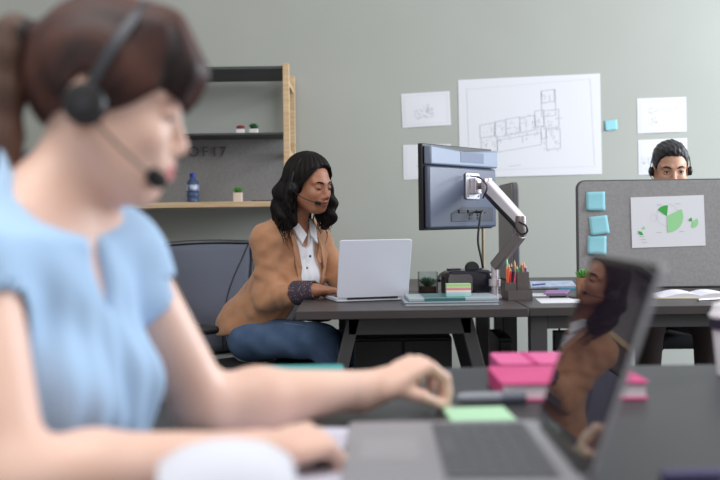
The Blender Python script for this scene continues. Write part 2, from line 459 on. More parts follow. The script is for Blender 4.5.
# little shelf things
def succulent_leaves(n, r, h, seed, spike=False):
    rnd = random.Random(seed); mb = MB()
    for i in range(n):
        a = i*2.399; t = i/n; el = .25+1.2*t
        L = r*(1.05-.45*t); d = Vector((math.cos(a)*math.cos(el), math.sin(a)*math.cos(el), math.sin(el)))
        p0 = Vector((0, 0, 0)); pts = [p0+d*L*q+Vector((0, 0, h*q*q)) for q in (0, .3, .6, .85, 1)]
        ww = r*(.10 if spike else .16); mb.tube(pts, [ww*.5, ww, ww*.9, ww*.5, ww*.08], 6)
    return mb
def mini_pot(px_, y_, Y, w, h, label, potm, leafm, red=False, group=None):
    p = P(px_, y_, Y); t = thing('potted_succulent', label, 'plant', p, 0, group)
    MB().rbox(w, w, 0, h, w*.12).build('pot', potm, t, bevel=w*.03)
    MB().rbox(w*.86, w*.86, h, h+.002, w*.1).build('soil', mat('soil', (60, 46, 36), .95, bump=.5), t)
    if red:
        mb = MB(); mb.ell((0, 0, h+.006), (w*.45, w*.4, w*.22))
        for i in range(40):
            a = i*2.4; rr = w*.42*math.sqrt(i/40); mb.ell((rr*math.cos(a), rr*math.sin(a), h+.012+.006*(1-i/40)), (w*.09,)*3, seg=6, rings=4)
        mb.build('leaves', leafm, t)
    else:
        lv = succulent_leaves(26, w*.62, w*.25, int(px_)); mb = MB(Matrix.Translation((0, 0, h))); mb.add(lv.v, lv.f); mb.build('leaves', leafm, t)
    return t
grn = mat('leaf_green', (62, 128, 52), .5, var=(92, 160, 66), vscale=60); drk = mat('leaf_dark', (30, 92, 50), .5)
wp = mat('white_ceramic', (228, 228, 226), .35)
mp_ = lambda px_, Y: P(px_, 0, Y).x
def on(px_, Y, z): v = P(px_, 200, Y); return (v.x, Y, z)
def mpot(px_, Y, z, *a, **k):
    t = mini_pot(px_, 200, Y, *a, **k); t.location = on(px_, Y, z); return t
mpot(241.5, 5.6, zm, .05, .032, 'tiny square white pot with a red succulent on the upper shelf', wp, mat('leaf_red', (150, 50, 46), .6), red=True)
mpot(254.5, 5.6, zm, .05, .032, 'tiny square white pot with a dark green succulent on the upper shelf', wp, drk)
mpot(238, 5.58, zl, .05, .052, 'small pale wooden pot with grassy green plant on the oak shelf', mat('pale_wood_pot', (222, 206, 190), .6), grn)
bt = thing('water_bottle', 'small clear plastic water bottle with a blue cap on the oak shelf', 'bottle', on(193, 5.58, zl))
MB().lathe([(0, 0), (.030, 0), (.034, .006), (.033, .02), (.030, .026), (.034, .032), (.034, .05), (.030, .056), (.034, .062), (.034, .10), (.030, .118), (.016, .132), (.014, .142), (0, .142)], 24).build('body', mat('bottle_plastic', (90, 110, 150), .12, trans=.45, ior=1.3), bt)
MB().lathe([(0, .142), (.017, .142), (.0175, .160), (.015, .163), (0, .163)], 20).build('cap', mat('bottle_cap_blue', (28, 44, 150), .4), bt)
MB().lathe([(.0347, .066), (.0350, .067), (.0350, .098), (.0347, .099)], 24).build('wrapper', mat('bottle_wrap', (36, 52, 110), .4, var=(200, 210, 230), vscale=40), bt)
for px_, lab, col, h_, rr, cap_ in ((102.5, 'slim silver bottle at the left end of the oak shelf', (190, 190, 185), .085, .011, (220, 200, 150)),
                                    (107.5, 'slim yellow topped glass bottle beside the silver one on the oak shelf', (200, 190, 150), .075, .012, (214, 176, 70)),
                                    (116.5, 'small dark spice jar with white lid on the oak shelf', (80, 70, 66), .05, .016, (205, 200, 196))):
    t = thing('small_bottle', lab, 'bottle', on(px_, 5.56, zl))
    MB().lathe([(0, 0), (rr, 0), (rr, h_*.7), (rr*.6, h_*.8), (rr*.6, h_*.85), (0, h_*.85)], 16).build('body', mat('bottle_%d' % px_, col, .25), t)
    MB().lathe([(0, h_*.85), (rr*.75, h_*.85), (rr*.75, h_), (0, h_)], 16).build('cap', mat('cap_%d' % px_, cap_, .4), t)
t = MB().rbox(.055, .04, 0, .022, .01).build('small_box', mat('red_tin', (178, 52, 50), .4), None, bevel=.003); t.location = on(124, 5.56, zl)
tag(t, 'small low red tin on the oak shelf near the spice jar', 'tin')
t = MB().box(-.06, .06, -.05, .05, 0, .008).build('tablet', mat('dark_slab', (50, 44, 46), .4), None, bevel=.002); t.location = on(263, 5.62, zl)
tag(t, 'thin dark slab lying flat at the right end of the oak shelf', 'tablet')

# ------------------------------------------------------------------ papers on the wall
ink = mat('pencil_ink', (190, 190, 197), .9); ink2 = mat('pencil_ink_dark', (140, 140, 150), .9)
def wall_sheet(name, corners, Y, label, cat, m=paper, th=.0006, group=None, N=(0, -1, 0)):
    # corners in order top-left, top-right, bottom-right, bottom-left; the sheet bows a little off the wall
    p = [P(x, y, Y) for x, y in corners]; n = 12
    root = thing(name, label, cat, p[3], 0, group)
    mb = MB(); vs = []; fs = []
    for j in range(n+1):
        for i in range(n+1):
            u, v_ = i/n, j/n
            q = (p[0]*(1-u)+p[1]*u)*(1-v_)+(p[3]*(1-u)+p[2]*u)*v_
            q = q+Vector((0, -.002-.004*math.sin(u*math.pi)*v_*(1 if th < .001 else 0), 0)); vs.append(q)
    for j in range(n):
        for i in range(n):
            a_ = j*(n+1)+i; fs.append((a_, a_+1, a_+n+2, a_+n+1))
    k = len(vs); vs2 = [q+Vector((0, th, 0)) for q in vs]
    mb.add(vs+vs2, fs+[tuple(i+k for i in f[::-1]) for f in fs]+
           [f for i in range(n) for f in ((i, i+k, i+1+k, i+1), (n*(n+1)+i, n*(n+1)+i+1, n*(n+1)+i+1+k, n*(n+1)+i+k),
            (i*(n+1), (i+1)*(n+1), (i+1)*(n+1)+k, i*(n+1)+k), (i*(n+1)+n, i*(n+1)+n+k, (i+1)*(n+1)+n+k, (i+1)*(n+1)+n))])
    mb.build('sheet', m, root, world=True)
    def uv(u, v_, off=.0008):
        q = (p[0]*(1-u)+p[1]*u)*(1-v_)+(p[3]*(1-u)+p[2]*u)*v_
        return q+Vector((0, -.002-.004*math.sin(u*math.pi)*v_*(1 if th < .001 else 0)-off, 0))
    return root, uv
def lines(segs, uv, w_, name, m, root):
    mb = MB()
    for (u0, v0, u1, v1) in segs:
        n = max(1, int(max(abs(u1-u0), abs(v1-v0))*12))
        for i in range(n):
            a_ = uv(u0+(u1-u0)*i/n, v0+(v1-v0)*i/n); b2 = uv(u0+(u1-u0)*(i+1)/n, v0+(v1-v0)*(i+1)/n)
            d = (b2-a_).normalized(); s_ = d.cross(Vector((0, 1, 0)))*w_/2
            mb.add([a_+s_, b2+s_, b2-s_, a_-s_], [(0, 1, 2, 3)])
    return mb.build(name, m, root, world=True)
big = [(458, 80), (600, 73.5), (602, 174), (460, 178)]
t, uv = wall_sheet('floor_plan_drawing', big, WY, 'large white architectural floor plan sheet taped on the wall behind the monitor', 'drawing')
segs = [(.06, .10, .93, .05), (.93, .05, .95, .92), (.06, .10, .07, .93), (.07, .93, .95, .92)]
lines(segs, uv, .0025, 'drawing_frame', mat('faint_ink', (206, 206, 211), .9), t)
def ux(px_): return (px_-458)/142
def vy(py_): return (py_-77)/100
def rectp(x0, y0, x1, y1, sk=-.13):      # rooms of the plan, tilted with the sheet
    return [(ux(x0), vy(y0), ux(x1), vy(y0+(x1-x0)*sk)), (ux(x1), vy(y0+(x1-x0)*sk), ux(x1), vy(y1+(x1-x0)*sk)),
            (ux(x0), vy(y1), ux(x1), vy(y1+(x1-x0)*sk)), (ux(x0), vy(y0), ux(x0), vy(y1))]
sg = rectp(479, 124, 494, 137)+rectp(494, 121, 505, 137)+rectp(505, 119, 519, 135)+rectp(519, 118, 534, 133)+rectp(480, 137, 496, 152)
sg += rectp(541, 92, 554, 104, -.1)+rectp(541, 92, 555, 118, -.08)+rectp(543, 112, 558, 130, -.08)+rectp(545, 131, 559, 151, -.05)+rectp(534, 112, 543, 128)
sg += rectp(496, 140, 540, 152, -.14)+rectp(540, 128, 545, 140)
lines(sg, uv, .0045, 'plan_walls', ink, t)
rnd = random.Random(3); sg = []
for i in range(150):
    x = rnd.uniform(482, 540); y = 130-(x-482)*.13+rnd.uniform(-9, 16)
    if rnd.random() < .4: x = rnd.uniform(542, 558); y = rnd.uniform(92, 152)
    l = rnd.uniform(1, 4)
    if rnd.random() < .5: sg.append((ux(x), vy(y), ux(x+l), vy(y-l*.12)))
    else: sg.append((ux(x), vy(y), ux(x+.1), vy(y+l)))
sg += [(ux(507), vy(166.5), ux(519), vy(165.5))]
lines(sg, uv, .0035, 'plan_marks', ink, t)
def small_drawing(corners, label, marks, seed, group=None):
    t, uv = wall_sheet('pinned_drawing', corners, WY, label, 'drawing', group=group)
    lines([(.06, .08, .94, .08), (.94, .08, .94, .92), (.94, .92, .06, .92), (.06, .92, .06, .08)], uv, .0015, 'drawing_frame', mat('faint_ink', (206, 206, 211), .9), t)
    rnd = random.Random(seed); sg = []
    for (u0, v0, u1, v1, n) in marks:
        for i in range(n):
            u = rnd.uniform(u0, u1); v_ = rnd.uniform(v0, v1); l = rnd.uniform(.02, .07)
            sg.append((u, v_, u+l, v_) if rnd.random() < .5 else (u, v_, u, v_+l))
    lines(sg, uv, .0035, 'pencil_marks', ink, t)
small_drawing([(401, 94), (449.5, 91), (451, 125), (402.5, 128)], 'small white sketch sheet on the wall above the monitor, upper of two', [(.25, .45, .6, .75, 40), (.45, .35, .65, .6, 20)], 5)
small_drawing([(403, 145), (451, 144), (452, 177), (403.5, 180)], 'small white sketch sheet partly hidden by the monitor, lower of two', [(.28, .4, .5, .7, 14)], 6)
small_drawing([(637, 98.5), (686, 97), (686.5, 131.5), (637.5, 133.5)], 'small white handwritten sheet on the wall, above the man', [(.22, .25, .45, .45, 16), (.5, .25, .82, .42, 16), (.2, .55, .42, .72, 14)], 8)
small_drawing([(638, 140), (687, 138), (687.5, 172.5), (638.5, 175)], 'small white sketch sheet on the wall partly hidden by the head of the man', [(.08, .5, .3, .85, 24)], 9)
teal = mat('sticky_note_teal', (142, 200, 212), .8)
def sticky(corners, Y, label, m=teal):
    p = [P(x, y, Y) for x, y in corners]; o = p[0]; mb = MB()
    vs = []; n = 6
    for j in range(n+1):
        for i in range(n+1):
            u, v_ = i/n, j/n; q = (p[0]*(1-u)+p[1]*u)*(1-v_)+(p[3]*(1-u)+p[2]*u)*v_
            vs.append(q+Vector((0, -.001-.007*v_*v_, 0))-o)
    fs = [(j*(n+1)+i, j*(n+1)+i+1, (j+1)*(n+1)+i+1, (j+1)*(n+1)+i) for j in range(n) for i in range(n)]
    mb.add(vs, fs); ob = mb.build('sticky_note', m, None); ob.location = o
    so = ob.modifiers.new('solid', 'SOLIDIFY'); so.thickness = .0004
    return tag(ob, label, 'sticky note')
sticky([(604, 121), (617, 119.5), (617.5, 129.5), (605, 131)], WY-.001, 'teal sticky note alone on the wall right of the floor plan')

# ------------------------------------------------------------------ bench of desks at the back
DZ = .74; DT = .028
YF = 3.24; YB = 4.86; XL = -.213; XJ = .545; XR = 2.05
def desk(name, x0, x1, y0, y1, label, thick=DT):
    t = thing(name, label, 'desk', ((x0+x1)/2, (y0+y1)/2, 0))
    MB().box(x0, x1, y0, y1, DZ-thick, DZ).build('tabletop', desk_m, t, world=True, bevel=.002)
    return t
dA = desk('office_desk', XL, XJ-.002, YF, 4.04, 'dark brown desk with the monitor arm, beside the woman in tan')
def trestle(parent, xc, y, wt, wb, bar=.055, th=.05, top=DZ-DT, name='trestle_leg'):
    mb = MB(); z1 = top; z0 = 0
    mb.box(xc-wt/2, xc+wt/2, y, y+th, z1-bar, z1)
    for s_ in (-1, 1):
        xo_t, xo_b = xc+s_*wt/2, xc+s_*wb/2
        mb.prism([(0, 0), (1, 0), (1, 1), (0, 1)], 0, 1, None) if False else None
        vs = [(xo_t, y, z1), (xo_t-s_*bar*.75, y, z1), (xo_b-s_*bar*.75, y, z0), (xo_b, y, z0)]
        vs += [(v[0], y+th, v[2]) for v in vs]
        mb.add(vs, [(0, 1, 2, 3), (7, 6, 5, 4), (0, 4, 5, 1), (1, 5, 6, 2), (2, 6, 7, 3), (3, 7, 4, 0)])
    return mb.build(name, metal_dark, parent, world=True, bevel=.003)
x_l = P(348, 320, 3.34).x; x_r = P(471, 320, 3.34).x
trestle(dA, (x_l+x_r)/2, 3.32, x_r-x_l, x_r-x_l+.36, top=DZ-DT-.006)
trestle(dA, (x_l+x_r)/2, 3.92, x_r-x_l, x_r-x_l+.36, top=DZ-DT-.006)
MB().box(x_l+.05, x_r-.05, 3.37, 3.92, DZ-DT-.045, DZ-DT-.006).build('cross_rail', metal_dark, dA, world=True, bevel=.002)
MB().box(XL+.03, XJ-.03, 3.30, 3.98, DZ-DT-.006, DZ-DT).build('mounting_plate', metal_dark, dA, world=True)
dB = desk('office_desk', XJ+.002, XR, YF+.02, 4.04, 'dark brown desk with small pot plant and open notebook, before the partition')
for x0 in (XJ+.012, XR-.07):
    MB().box(x0, x0+.055, YF+.05, YF+.11, 0, DZ-DT).build('leg', metal_dark, dB, world=True, bevel=.003)
    MB().box(x0, x0+.055, 3.93, 3.99, 0, DZ-DT).build('leg', metal_dark, dB, world=True, bevel=.003)
MB().box(XJ+.067, XR-.07, YF+.055, YF+.105, DZ-DT-.045, DZ-DT).build('front_rail', metal_dark, dB, world=True, bevel=.002)
MB().box(XJ+.067, XR-.07, 3.93, 3.98, DZ-DT-.045, DZ-DT).build('rear_rail', metal_dark, dB, world=True, bevel=.002)
dC = desk('office_desk', XJ+.002, XR, 4.11, YB, 'dark brown desk of the man, on the far side of the grey partition')
for x0 in (XJ+.012, XR-.07):
    for y0 in (4.16, YB-.1): MB().box(x0, x0+.055, y0, y0+.055, 0, DZ-DT).build('leg', metal_dark, dC, world=True, bevel=.003)
MB().box(XJ+.067, XR-.07, YB-.1, YB-.05, DZ-DT-.045, DZ-DT).build('rear_rail', metal_dark, dC, world=True, bevel=.002)
dD = desk('office_desk', XL, XJ-.002, 4.06, YB, 'dark brown empty desk behind the headset box and glass planter')
for x0 in (XL+.12, XJ-.07):
    for y0 in (4.12, YB-.1): MB().box(x0, x0+.05, y0, y0+.05, 0, DZ-DT).build('leg', metal_dark, dD, world=True, bevel=.003)
# cabinet and pedestal below
cb = thing('steel_cabinet', 'low black steel cabinet under the desk behind the trestle legs', 'cabinet', (.14, 3.62, 0))
cx0, cx1 = P(354, 350, 3.5).x, P(452, 350, 3.5).x
MB().box(cx0, cx1, 3.50, 3.88, .02, .62).build('body', mat('black_cabinet', (20, 20, 23), .6), cb, world=True, bevel=.004)
for q in range(2):
    d = MB().box(cx0+.004+q*(cx1-cx0)/2, cx0-.004+(q+1)*(cx1-cx0)/2, 3.485, 3.499, .03, .61).build('door', mat('black_cabinet', (20, 20, 23), .6), cb, world=True, bevel=.002)
    xx = (cx0+cx1)/2+(.02 if q else -.02); MB().box(xx-.004, xx+.004, 3.475, 3.485, .35, .45).build('handle', plastic_black, d, world=True)
for (xa, ya) in ((cx0+.03, 3.53), (cx1-.03, 3.53), (cx0+.03, 3.85), (cx1-.03, 3.85)):
    MB(Matrix.Translation((xa, ya, 0))).lathe([(0, 0), (.015, 0), (.015, .02), (0, .02)], 12).build('foot', plastic_black, cb, world=True)
pd = thing('drawer_pedestal', 'black drawer pedestal under the desk beside the trestle leg', 'cabinet', (.6, 4.2, 0))
pm = mat('pedestal_black', (34, 33, 36), .6)
pp0, pp1 = P(494, 330, 3.75).x, P(521, 330, 3.75).x
MB().box(pp0, XJ+.0, 3.62, 3.9, 0, .60).build('body', pm, pd, world=True, bevel=.003)
for q in range(3):
    d = MB().box(pp0+.004, XJ-.004, 3.608, 3.62, .02+q*.193, .20+q*.193).build('drawer', pm, pd, world=True, bevel=.002)
    MB().box(pp0+.01, XJ-.01, 3.600, 3.608, .16+q*.193, .175+q*.193).build('handle', plastic_black, d, world=True)

# partitions
fab = mat('grey_partition_fabric', (150, 148, 148), .95, var=(141, 139, 140), vscale=90, bump=.4, bscale=500)
fab_e = mat('partition_edge', (92, 92, 96), .7)
def partition(name, o, d, L, z0, z1, th, label):
    # a board that starts at o, runs along d, with rounded upper corners
    d = Vector(d).normalized(); n = Vector((d.y, -d.x, 0))
    t = thing(name, label, 'partition', (o[0], o[1], z0))
    M = axes((o[0], o[1], 0), d, (0, 0, 1), n)
    def poly(i):
        r = .035-i; pl = [(i, z0+i), (L-i, z0+i)]
        for k in range(7): a_ = math.radians(90*k/6); pl.append((L-i-r+r*math.cos(a_), z1-i-r+r*math.sin(a_)))
        for k in range(7): a_ = math.radians(90+90*k/6); pl.append((i+r+r*math.cos(a_), z1-i-r+r*math.sin(a_)))
        return pl
    MB(M).prism(poly(0), -th/2+.004, th/2-.004).build('edge_band', fab_e, t, world=True, bevel=.003)
    for s_ in (-1, 1): MB(M).prism(poly(.006), s_*(th/2-.0045), s_*(th/2)).build('fabric_panel', fab, t, world=True, bevel=.001)
    return t
PY = 4.075
pz = P(600, 180, PY).z
pA = partition('desk_partition', (P(576, 200, PY).x, PY, 0), (1, 0, 0), 1.15, DZ, pz, .03, 'wide grey fabric partition with chart and sticky notes, hiding the man')
q0 = P(519, 182, 4.42)
pB = partition('desk_partition', (q0.x-.016, 4.42, 0), (0.0, 1, 0), .45, DZ, q0.z, .032, 'narrow grey fabric partition standing edge-on behind the monitor arm')
PF = PY-.0155
sticky([(586, 192), (605, 191.5), (605, 210.5), (586, 210.5)], PF, 'teal sticky note on the grey partition, topmost of three')
sticky([(588.5, 217), (607, 215), (609.5, 233), (590.5, 235.5)], PF, 'tilted teal sticky note on the grey partition, middle of three')
sticky([(587.5, 235.8), (606.5, 236), (606, 255), (587, 254)], PF, 'teal sticky note on the grey partition, lowest of three')
t, uv = wall_sheet('chart_sheet', [(630.5, 197.5), (703.5, 195), (705.5, 245.5), (632, 248)], PF, 'white sheet with green pie charts on the grey partition', 'chart', th=.0011)
def ub(px_, py_): return (px_-631)/74, (py_-196.5-(-.03)*(px_-631))/51
def sector(cx, cy, r, a0, a1, m, name, ry=None, ri=0):
    mb = MB(); n = 18; vs = []; 
    for i in range(n+1):
        a_ = math.radians(a0+(a1-a0)*i/n)
        vs.append(uv(*ub(cx+r*math.cos(a_), cy-r*math.sin(a_)), .0012)); vs.append(uv(*ub(cx+ri*math.cos(a_), cy-ri*math.sin(a_)), .0012))
    mb.add(vs, [(2*i, 2*i+1, 2*i+3, 2*i+2) for i in range(n)]); return mb.build(name, m, t, world=True)
gl = mat('chart_light_green', (150, 208, 150), .8); gd = mat('chart_green', (60, 165, 75), .8)
sector(667, 215.5, 16.5, -90, 26, gl, 'pie_slice'); sector(667, 215.5, 11, 82, 145, gd, 'pie_slice')
sector(667, 215.5, 12.5, 26, 82, ink, 'pie_outline', ri=12.2); sector(667, 215.5, 10, 150, 270, ink, 'pie_outline', ri=9.7)
sector(653.5, 217, 3.6, 0, 360, ink, 'ring_outline', ri=3.3)
sector(692.5, 221.5, 6, -100, 40, gl, 'pie_slice'); sector(692.5, 221, 4, 100, 170, gd, 'pie_slice')
sector(641, 231, 3.6, 170, 300, gd, 'pie_slice'); sector(641, 229, 4, 10, 60, gl, 'pie_slice')
lines([(ub(x, y)[0], ub(x, y)[1], ub(x+5, y)[0], ub(x+5, y)[1]) for x, y in ((657, 204), (676, 203), (656, 232), (679, 231), (639, 236), (640, 239), (641, 242))], uv, .003, 'chart_captions', ink, t)

# ------------------------------------------------------------------ monitor on its arm
mA = P(422.5, 143, 3.60); mB_ = P(492, 147, 4.0)
mx = Vector((mB_.x-mA.x, mB_.y-mA.y, 0)); mw = mx.length; mx.normalize(); mn = Vector((mx.y, -mx.x, 0))   # mn points towards the camera side
zt_ = mA.z; zb_ = P(426, 230.5, 3.60).z
mt = thing('computer_monitor', 'large dark monitor seen from its back, held up by a silver arm', 'monitor', ((mA.x+mB_.x)/2, (mA.y+mB_.y)/2, zb_))
M = axes((mA.x, mA.y, zb_), mx, (0, 0, 1), mn); H_ = zt_-zb_
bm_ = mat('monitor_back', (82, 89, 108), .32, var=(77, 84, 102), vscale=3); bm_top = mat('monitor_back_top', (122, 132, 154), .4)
def slab(poly, z0, z1, name, m, parent, bev=.002): return MB(M).prism(poly, z0, z1).build(name, m, parent, world=True, bevel=bev)
slab([(0, 0), (mw, 0), (mw, H_), (0, H_)], -.022, -.002, 'front_bezel', plastic_black, mt, .003)
slab([(.012, .012), (mw-.012, .012), (mw-.012, H_-.02), (.012, H_-.02)], -.024, -.0225, 'screen', mat('screen_off', (12, 12, 15), .1), mt, 0)
back = slab([(.008, .006), (mw-.008, .006), (mw-.008, H_*.745), (.008, H_*.745)], -.002, .022, 'back_shell', bm_, mt, .008)
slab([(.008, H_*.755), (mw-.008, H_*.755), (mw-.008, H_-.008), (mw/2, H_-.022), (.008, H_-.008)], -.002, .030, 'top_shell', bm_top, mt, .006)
slab([(mw*.42, H_*.80), (mw*.76, H_*.80), (mw*.76, H_*.925), (mw*.42, H_*.925)], .0301, .031, 'vent_patch', mat('vent_patch', (92, 102, 126), .5), mt, 0)
slab([(mw*.30, .03), (mw*.92, .03), (mw*.92, .085), (mw*.46, .085), (mw*.30, .06)], .022, .024, 'port_recess', mat('port_recess', (52, 56, 70), .5), mt, .001)
for q in range(3): slab([(mw*(.40+q*.13), .062), (mw*(.49+q*.13), .062), (mw*(.49+q*.13), .074), (mw*(.40+q*.13), .074)], .024, .029, 'port', plastic_black, mt, .001)
for q in range(2):
    for z_ in (.037, .05): slab([(mw*(.55+q*.12), z_), (mw*(.6+q*.12), z_), (mw*(.6+q*.12), z_+.009), (mw*(.55+q*.12), z_+.009)], .024, .027, 'port', plastic_black, mt, .001)
# arm
silver = mat('silver_arm', (214, 206, 212), .28, metal=.55); silver2 = mat('grey_arm', (128, 120, 120), .35, metal=.5)
base = P(495, 299, 3.66); base.z = DZ
ar = thing('monitor_arm', 'silver jointed monitor arm clamped to the back desk', 'monitor arm', base)
ve = Vector((mA.x, mA.y, zb_))+mx*mw*.60+Vector((0, 0, H_*.52))+mn*.024
Mv = axes(ve, mx, (0, 0, 1), mn)
MB(Mv).rbox(.10, .10, .0, .006, .008).build('mounting_plate', mat('vesa_plate', (205, 205, 212), .3, metal=.4), ar, world=True, bevel=.002)
MB(Mv).rbox(.05, .062, .006, .032, .006).build('tilt_block', silver, ar, world=True, bevel=.003)
for sx in (-.038, .038):
    for sy in (-.038, .038): MB(Mv).lathe([(0, .006), (.004, .006), (.004, .009), (0, .009)], 10, Matrix.Translation((sx, sy, 0))).build('bolt', silver2, ar, world=True)
j1 = ve+mn*.065; 
MB().tube([ve+mn*.03, j1], .013, 14).build('tilt_shaft', silver2, ar, world=True)
MB(Matrix.Translation(j1)).lathe([(0, -.028), (.019, -.028), (.021, -.024), (.021, .024), (.019, .028), (0, .028)], 20).build('upper_joint', silver, ar, world=True)
el_ = P(521, 226, 3.58); pole_top = Vector((base.x, base.y, P(494, 268, 3.66).z))
def bar(a_, b2, w0, h0, w1, h1, name, m):
    d = (b2-a_).normalized(); up = Vector((0, 0, 1)); s_ = d.cross(up).normalized(); u_ = s_.cross(d)
    vs = []
    for p, ww, hh in ((a_, w0, h0), (a_.lerp(b2, .5), (w0+w1)*.52, (h0+h1)*.52), (b2, w1, h1)):
        for (i, j) in ((-1, -1), (1, -1), (1, 1), (-1, 1)): vs.append(p+s_*i*ww/2+u_*j*hh/2)
    fs = [(q*4+k, q*4+(k+1) % 4, (q+1)*4+(k+1) % 4, (q+1)*4+k) for q in range(2) for k in range(4)]+[(3, 2, 1, 0), (8, 9, 10, 11)]
    return MB().add(vs, fs).build(name, m, ar, world=True, bevel=.005, bseg=3)
bar(j1+Vector((.005, 0, .0)), el_+Vector((0, 0, .02)), .034, .045, .030, .034, 'upper_arm_beam', mat('white_arm', (228, 222, 228), .3))
bar(j1+Vector((-.004, .002, -.026)), el_+Vector((-.012, 0, -.004)), .022, .02, .02, .018, 'arm_channel', plastic_black)
MB(Matrix.Translation(el_)).lathe([(0, -.035), (.018, -.035), (.020, -.03), (.020, .03), (.018, .036), (0, .036)], 20).build('elbow_joint', silver2, ar, world=True)
bar(el_+Vector((0, 0, -.03)), pole_top+Vector((.0, 0, .005)), .032, .036, .032, .036, 'lower_arm_beam', silver2)
MB().tube([base+Vector((0, 0, .01)), pole_top+Vector((0, 0, .02))], .0125, 16).build('pole', silver, ar, world=True)
MB(Matrix.Translation(base+Vector((0, 0, .045)))).lathe([(0, 0), (.022, 0), (.022, .025), (0, .025)], 20).build('collar', silver, ar, world=True)
MB(Matrix.Translation(base)).rbox(.085, .075, 0, .012, .012).build('clamp_base', silver, ar, world=True, bevel=.003)
# cables
def cable(name, pts, r, m, label, cat='cable'):
    n = len(pts); out = []
    P_ = [Vector(p) for p in pts]; P_ = [P_[0]*2-P_[1]]+P_+[P_[-1]*2-P_[-2]]
    for i in range(1, n):
        for q in range(8):
            t_ = q/8; p0, p1, p2, p3 = P_[i-1], P_[i], P_[i+1], P_[i+2]
            out.append(.5*((2*p1)+(p2-p0)*t_+(2*p0-5*p1+4*p2-p3)*t_*t_+(3*p1-p0-3*p2+p3)*t_**3))
    out.append(P_[-2]); mb = MB(Matrix.Translation(-out[0])); mb.tube(out, r, 8); o = mb.build(name, m, None); o.location = out[0]
    return tag(o, label, cat)
pc = Vector((mA.x, mA.y, zb_))+mx*mw*.62+Vector((0, 0, .065))+mn*.03
cable('power_cable', [pc, pc+mn*.03+Vector((.01, 0, -.0)), P(481, 215, 3.78), P(478, 240, 3.78), P(482, 262, 3.8), P(484, 280, 3.85), Vector((P(484, 280, 3.88).x, 3.9, DZ+.005))], .0045, plastic_black, 'thick black cable hanging from the back of the monitor to the desk')
cable('signal_cable', [P(483, 198, 3.72), P(487, 187, 3.68), P(480, 178, 3.74), P(470, 176, 3.78)], .003, mat('purple_cable', (60, 40, 70), .5), 'thin dark cable looped at the joint behind the monitor')
cable('arm_cable', [P(519, 222, 3.55), P(526, 226, 3.53), P(527, 232, 3.54), P(521, 234, 3.56), P(515, 228, 3.57)], .0035, plastic_black, 'short black cable loop wound round the elbow of the silver arm')
# post-like pale rod behind cable
t = MB().tube([(0, 0, 0), (0, 0, .31)], .006, 10).build('desk_rod', mat('brass_rod', (150, 132, 104), .4, metal=.4), None)
t.location = (P(483, 240, 4.1).x, 4.1, DZ); tag(t, 'thin tan upright rod on the desk behind the monitor', 'rod')

# ------------------------------------------------------------------ things on the back desk
def at_desk(px_, Y, z=DZ): return (P(px_, 280, Y).x, Y, z)
# laptop of the woman at the back
lw = .276; ld = .20; a_l = P(336.5, 302.5, 3.56); a_r = P(408, 300.5, 3.63)
lx = Vector((a_r.x-a_l.x, a_r.y-a_l.y, 0)); lw = lx.length; lx.normalize(); ly = Vector((-lx.y, lx.x, 0))
alu = mat('laptop_aluminium', (218, 221, 234), .35, metal=.15); alu_d = mat('laptop_dark', (40, 40, 44), .5)
def laptop(name, o, x, y, w_, d_, lid_h, lean, label, al, keym, scrm, th=.014, lip=.005, keys=True):
    # o = hinge corner, x along the hinge, y from the hinge to the user, lean = angle of the lid backwards from upright
    t = thing(name, label, 'laptop', o)
    M = axes(o, x, y, (0, 0, 1)) if Vector(x).cross(Vector(y)).z > 0 else axes(o, x, y, (0, 0, 1))
    MB(M).rbox(w_, d_, 0.002, th, .012, cx=w_/2, cy=d_/2).build('base', al, t, world=True, bevel=.002)
    for fx in (.03, w_-.03):
        for fy in (.02, d_-.02): MB(M).lathe([(0, 0), (.006, 0), (.006, .003), (0, .003)], 10, Matrix.Translation((fx, fy, 0))).build('rubber_foot', plastic_black, t, world=True)
    kb = MB(M)
    k0, k1 = d_*.10, d_*.56; rows = 6; cols = 14
    MB(M).box(w_*.06, w_*.94, k0-.004, k1+.002, th, th+.0006).build('keyboard_tray', keym, t, world=True)
    for r_ in range(rows):
        for c_ in range(cols):
            if r_ == rows-1 and 4 <= c_ <= 8:
                if c_ > 4: continue
                x0 = w_*.07+c_*w_*.86/cols; x1 = x0+w_*.86/cols*5-.003
            else: x0 = w_*.07+c_*w_*.86/cols; x1 = x0+w_*.86/cols-.003
            y0 = k0+r_*(k1-k0)/rows; kb.box(x0, x1, y0, y0+(k1-k0)/rows-.003, th+.0006, th+.0018)
    kb.build('keys', keym, t, world=True)
    MB(M).rbox(w_*.34, d_*.28, th, th+.0005, .004, cx=w_/2, cy=d_*.79).build('trackpad', mat('trackpad_'+name+str(round(w_, 3)), (150, 150, 156), .4), t, world=True)
    Ml = M @ Matrix.Translation((0, 0, th)) @ Matrix.Rotation(lean, 4, 'X') @ axes((0, 0, 0), (1, 0, 0), (0, 0, 1), (0, -1, 0))
    # lid local: x along, y up, z away from the user
    lid = MB(Ml).rbox(w_, lid_h, 0, .006, .010, cx=w_/2, cy=lid_h/2+.003).build('lid', al, t, world=True, bevel=.0015)
    MB(Ml).rbox(w_-.006, lid_h-.006, -.0012, 0, .008, cx=w_/2, cy=lid_h/2+.003).build('bezel', mat('laptop_bezel', (14, 14, 16), .2), lid, world=True)
    MB(Ml).box(.012, w_-.012, .018, lid_h-.008, -.0018, -.0012).build('screen', scrm, lid, world=True)
    MB(M).tube([(w_*.15, -.001, th), (w_*.85, -.001, th)], .005, 12).build('hinge', alu_d, t, world=True)
    return t
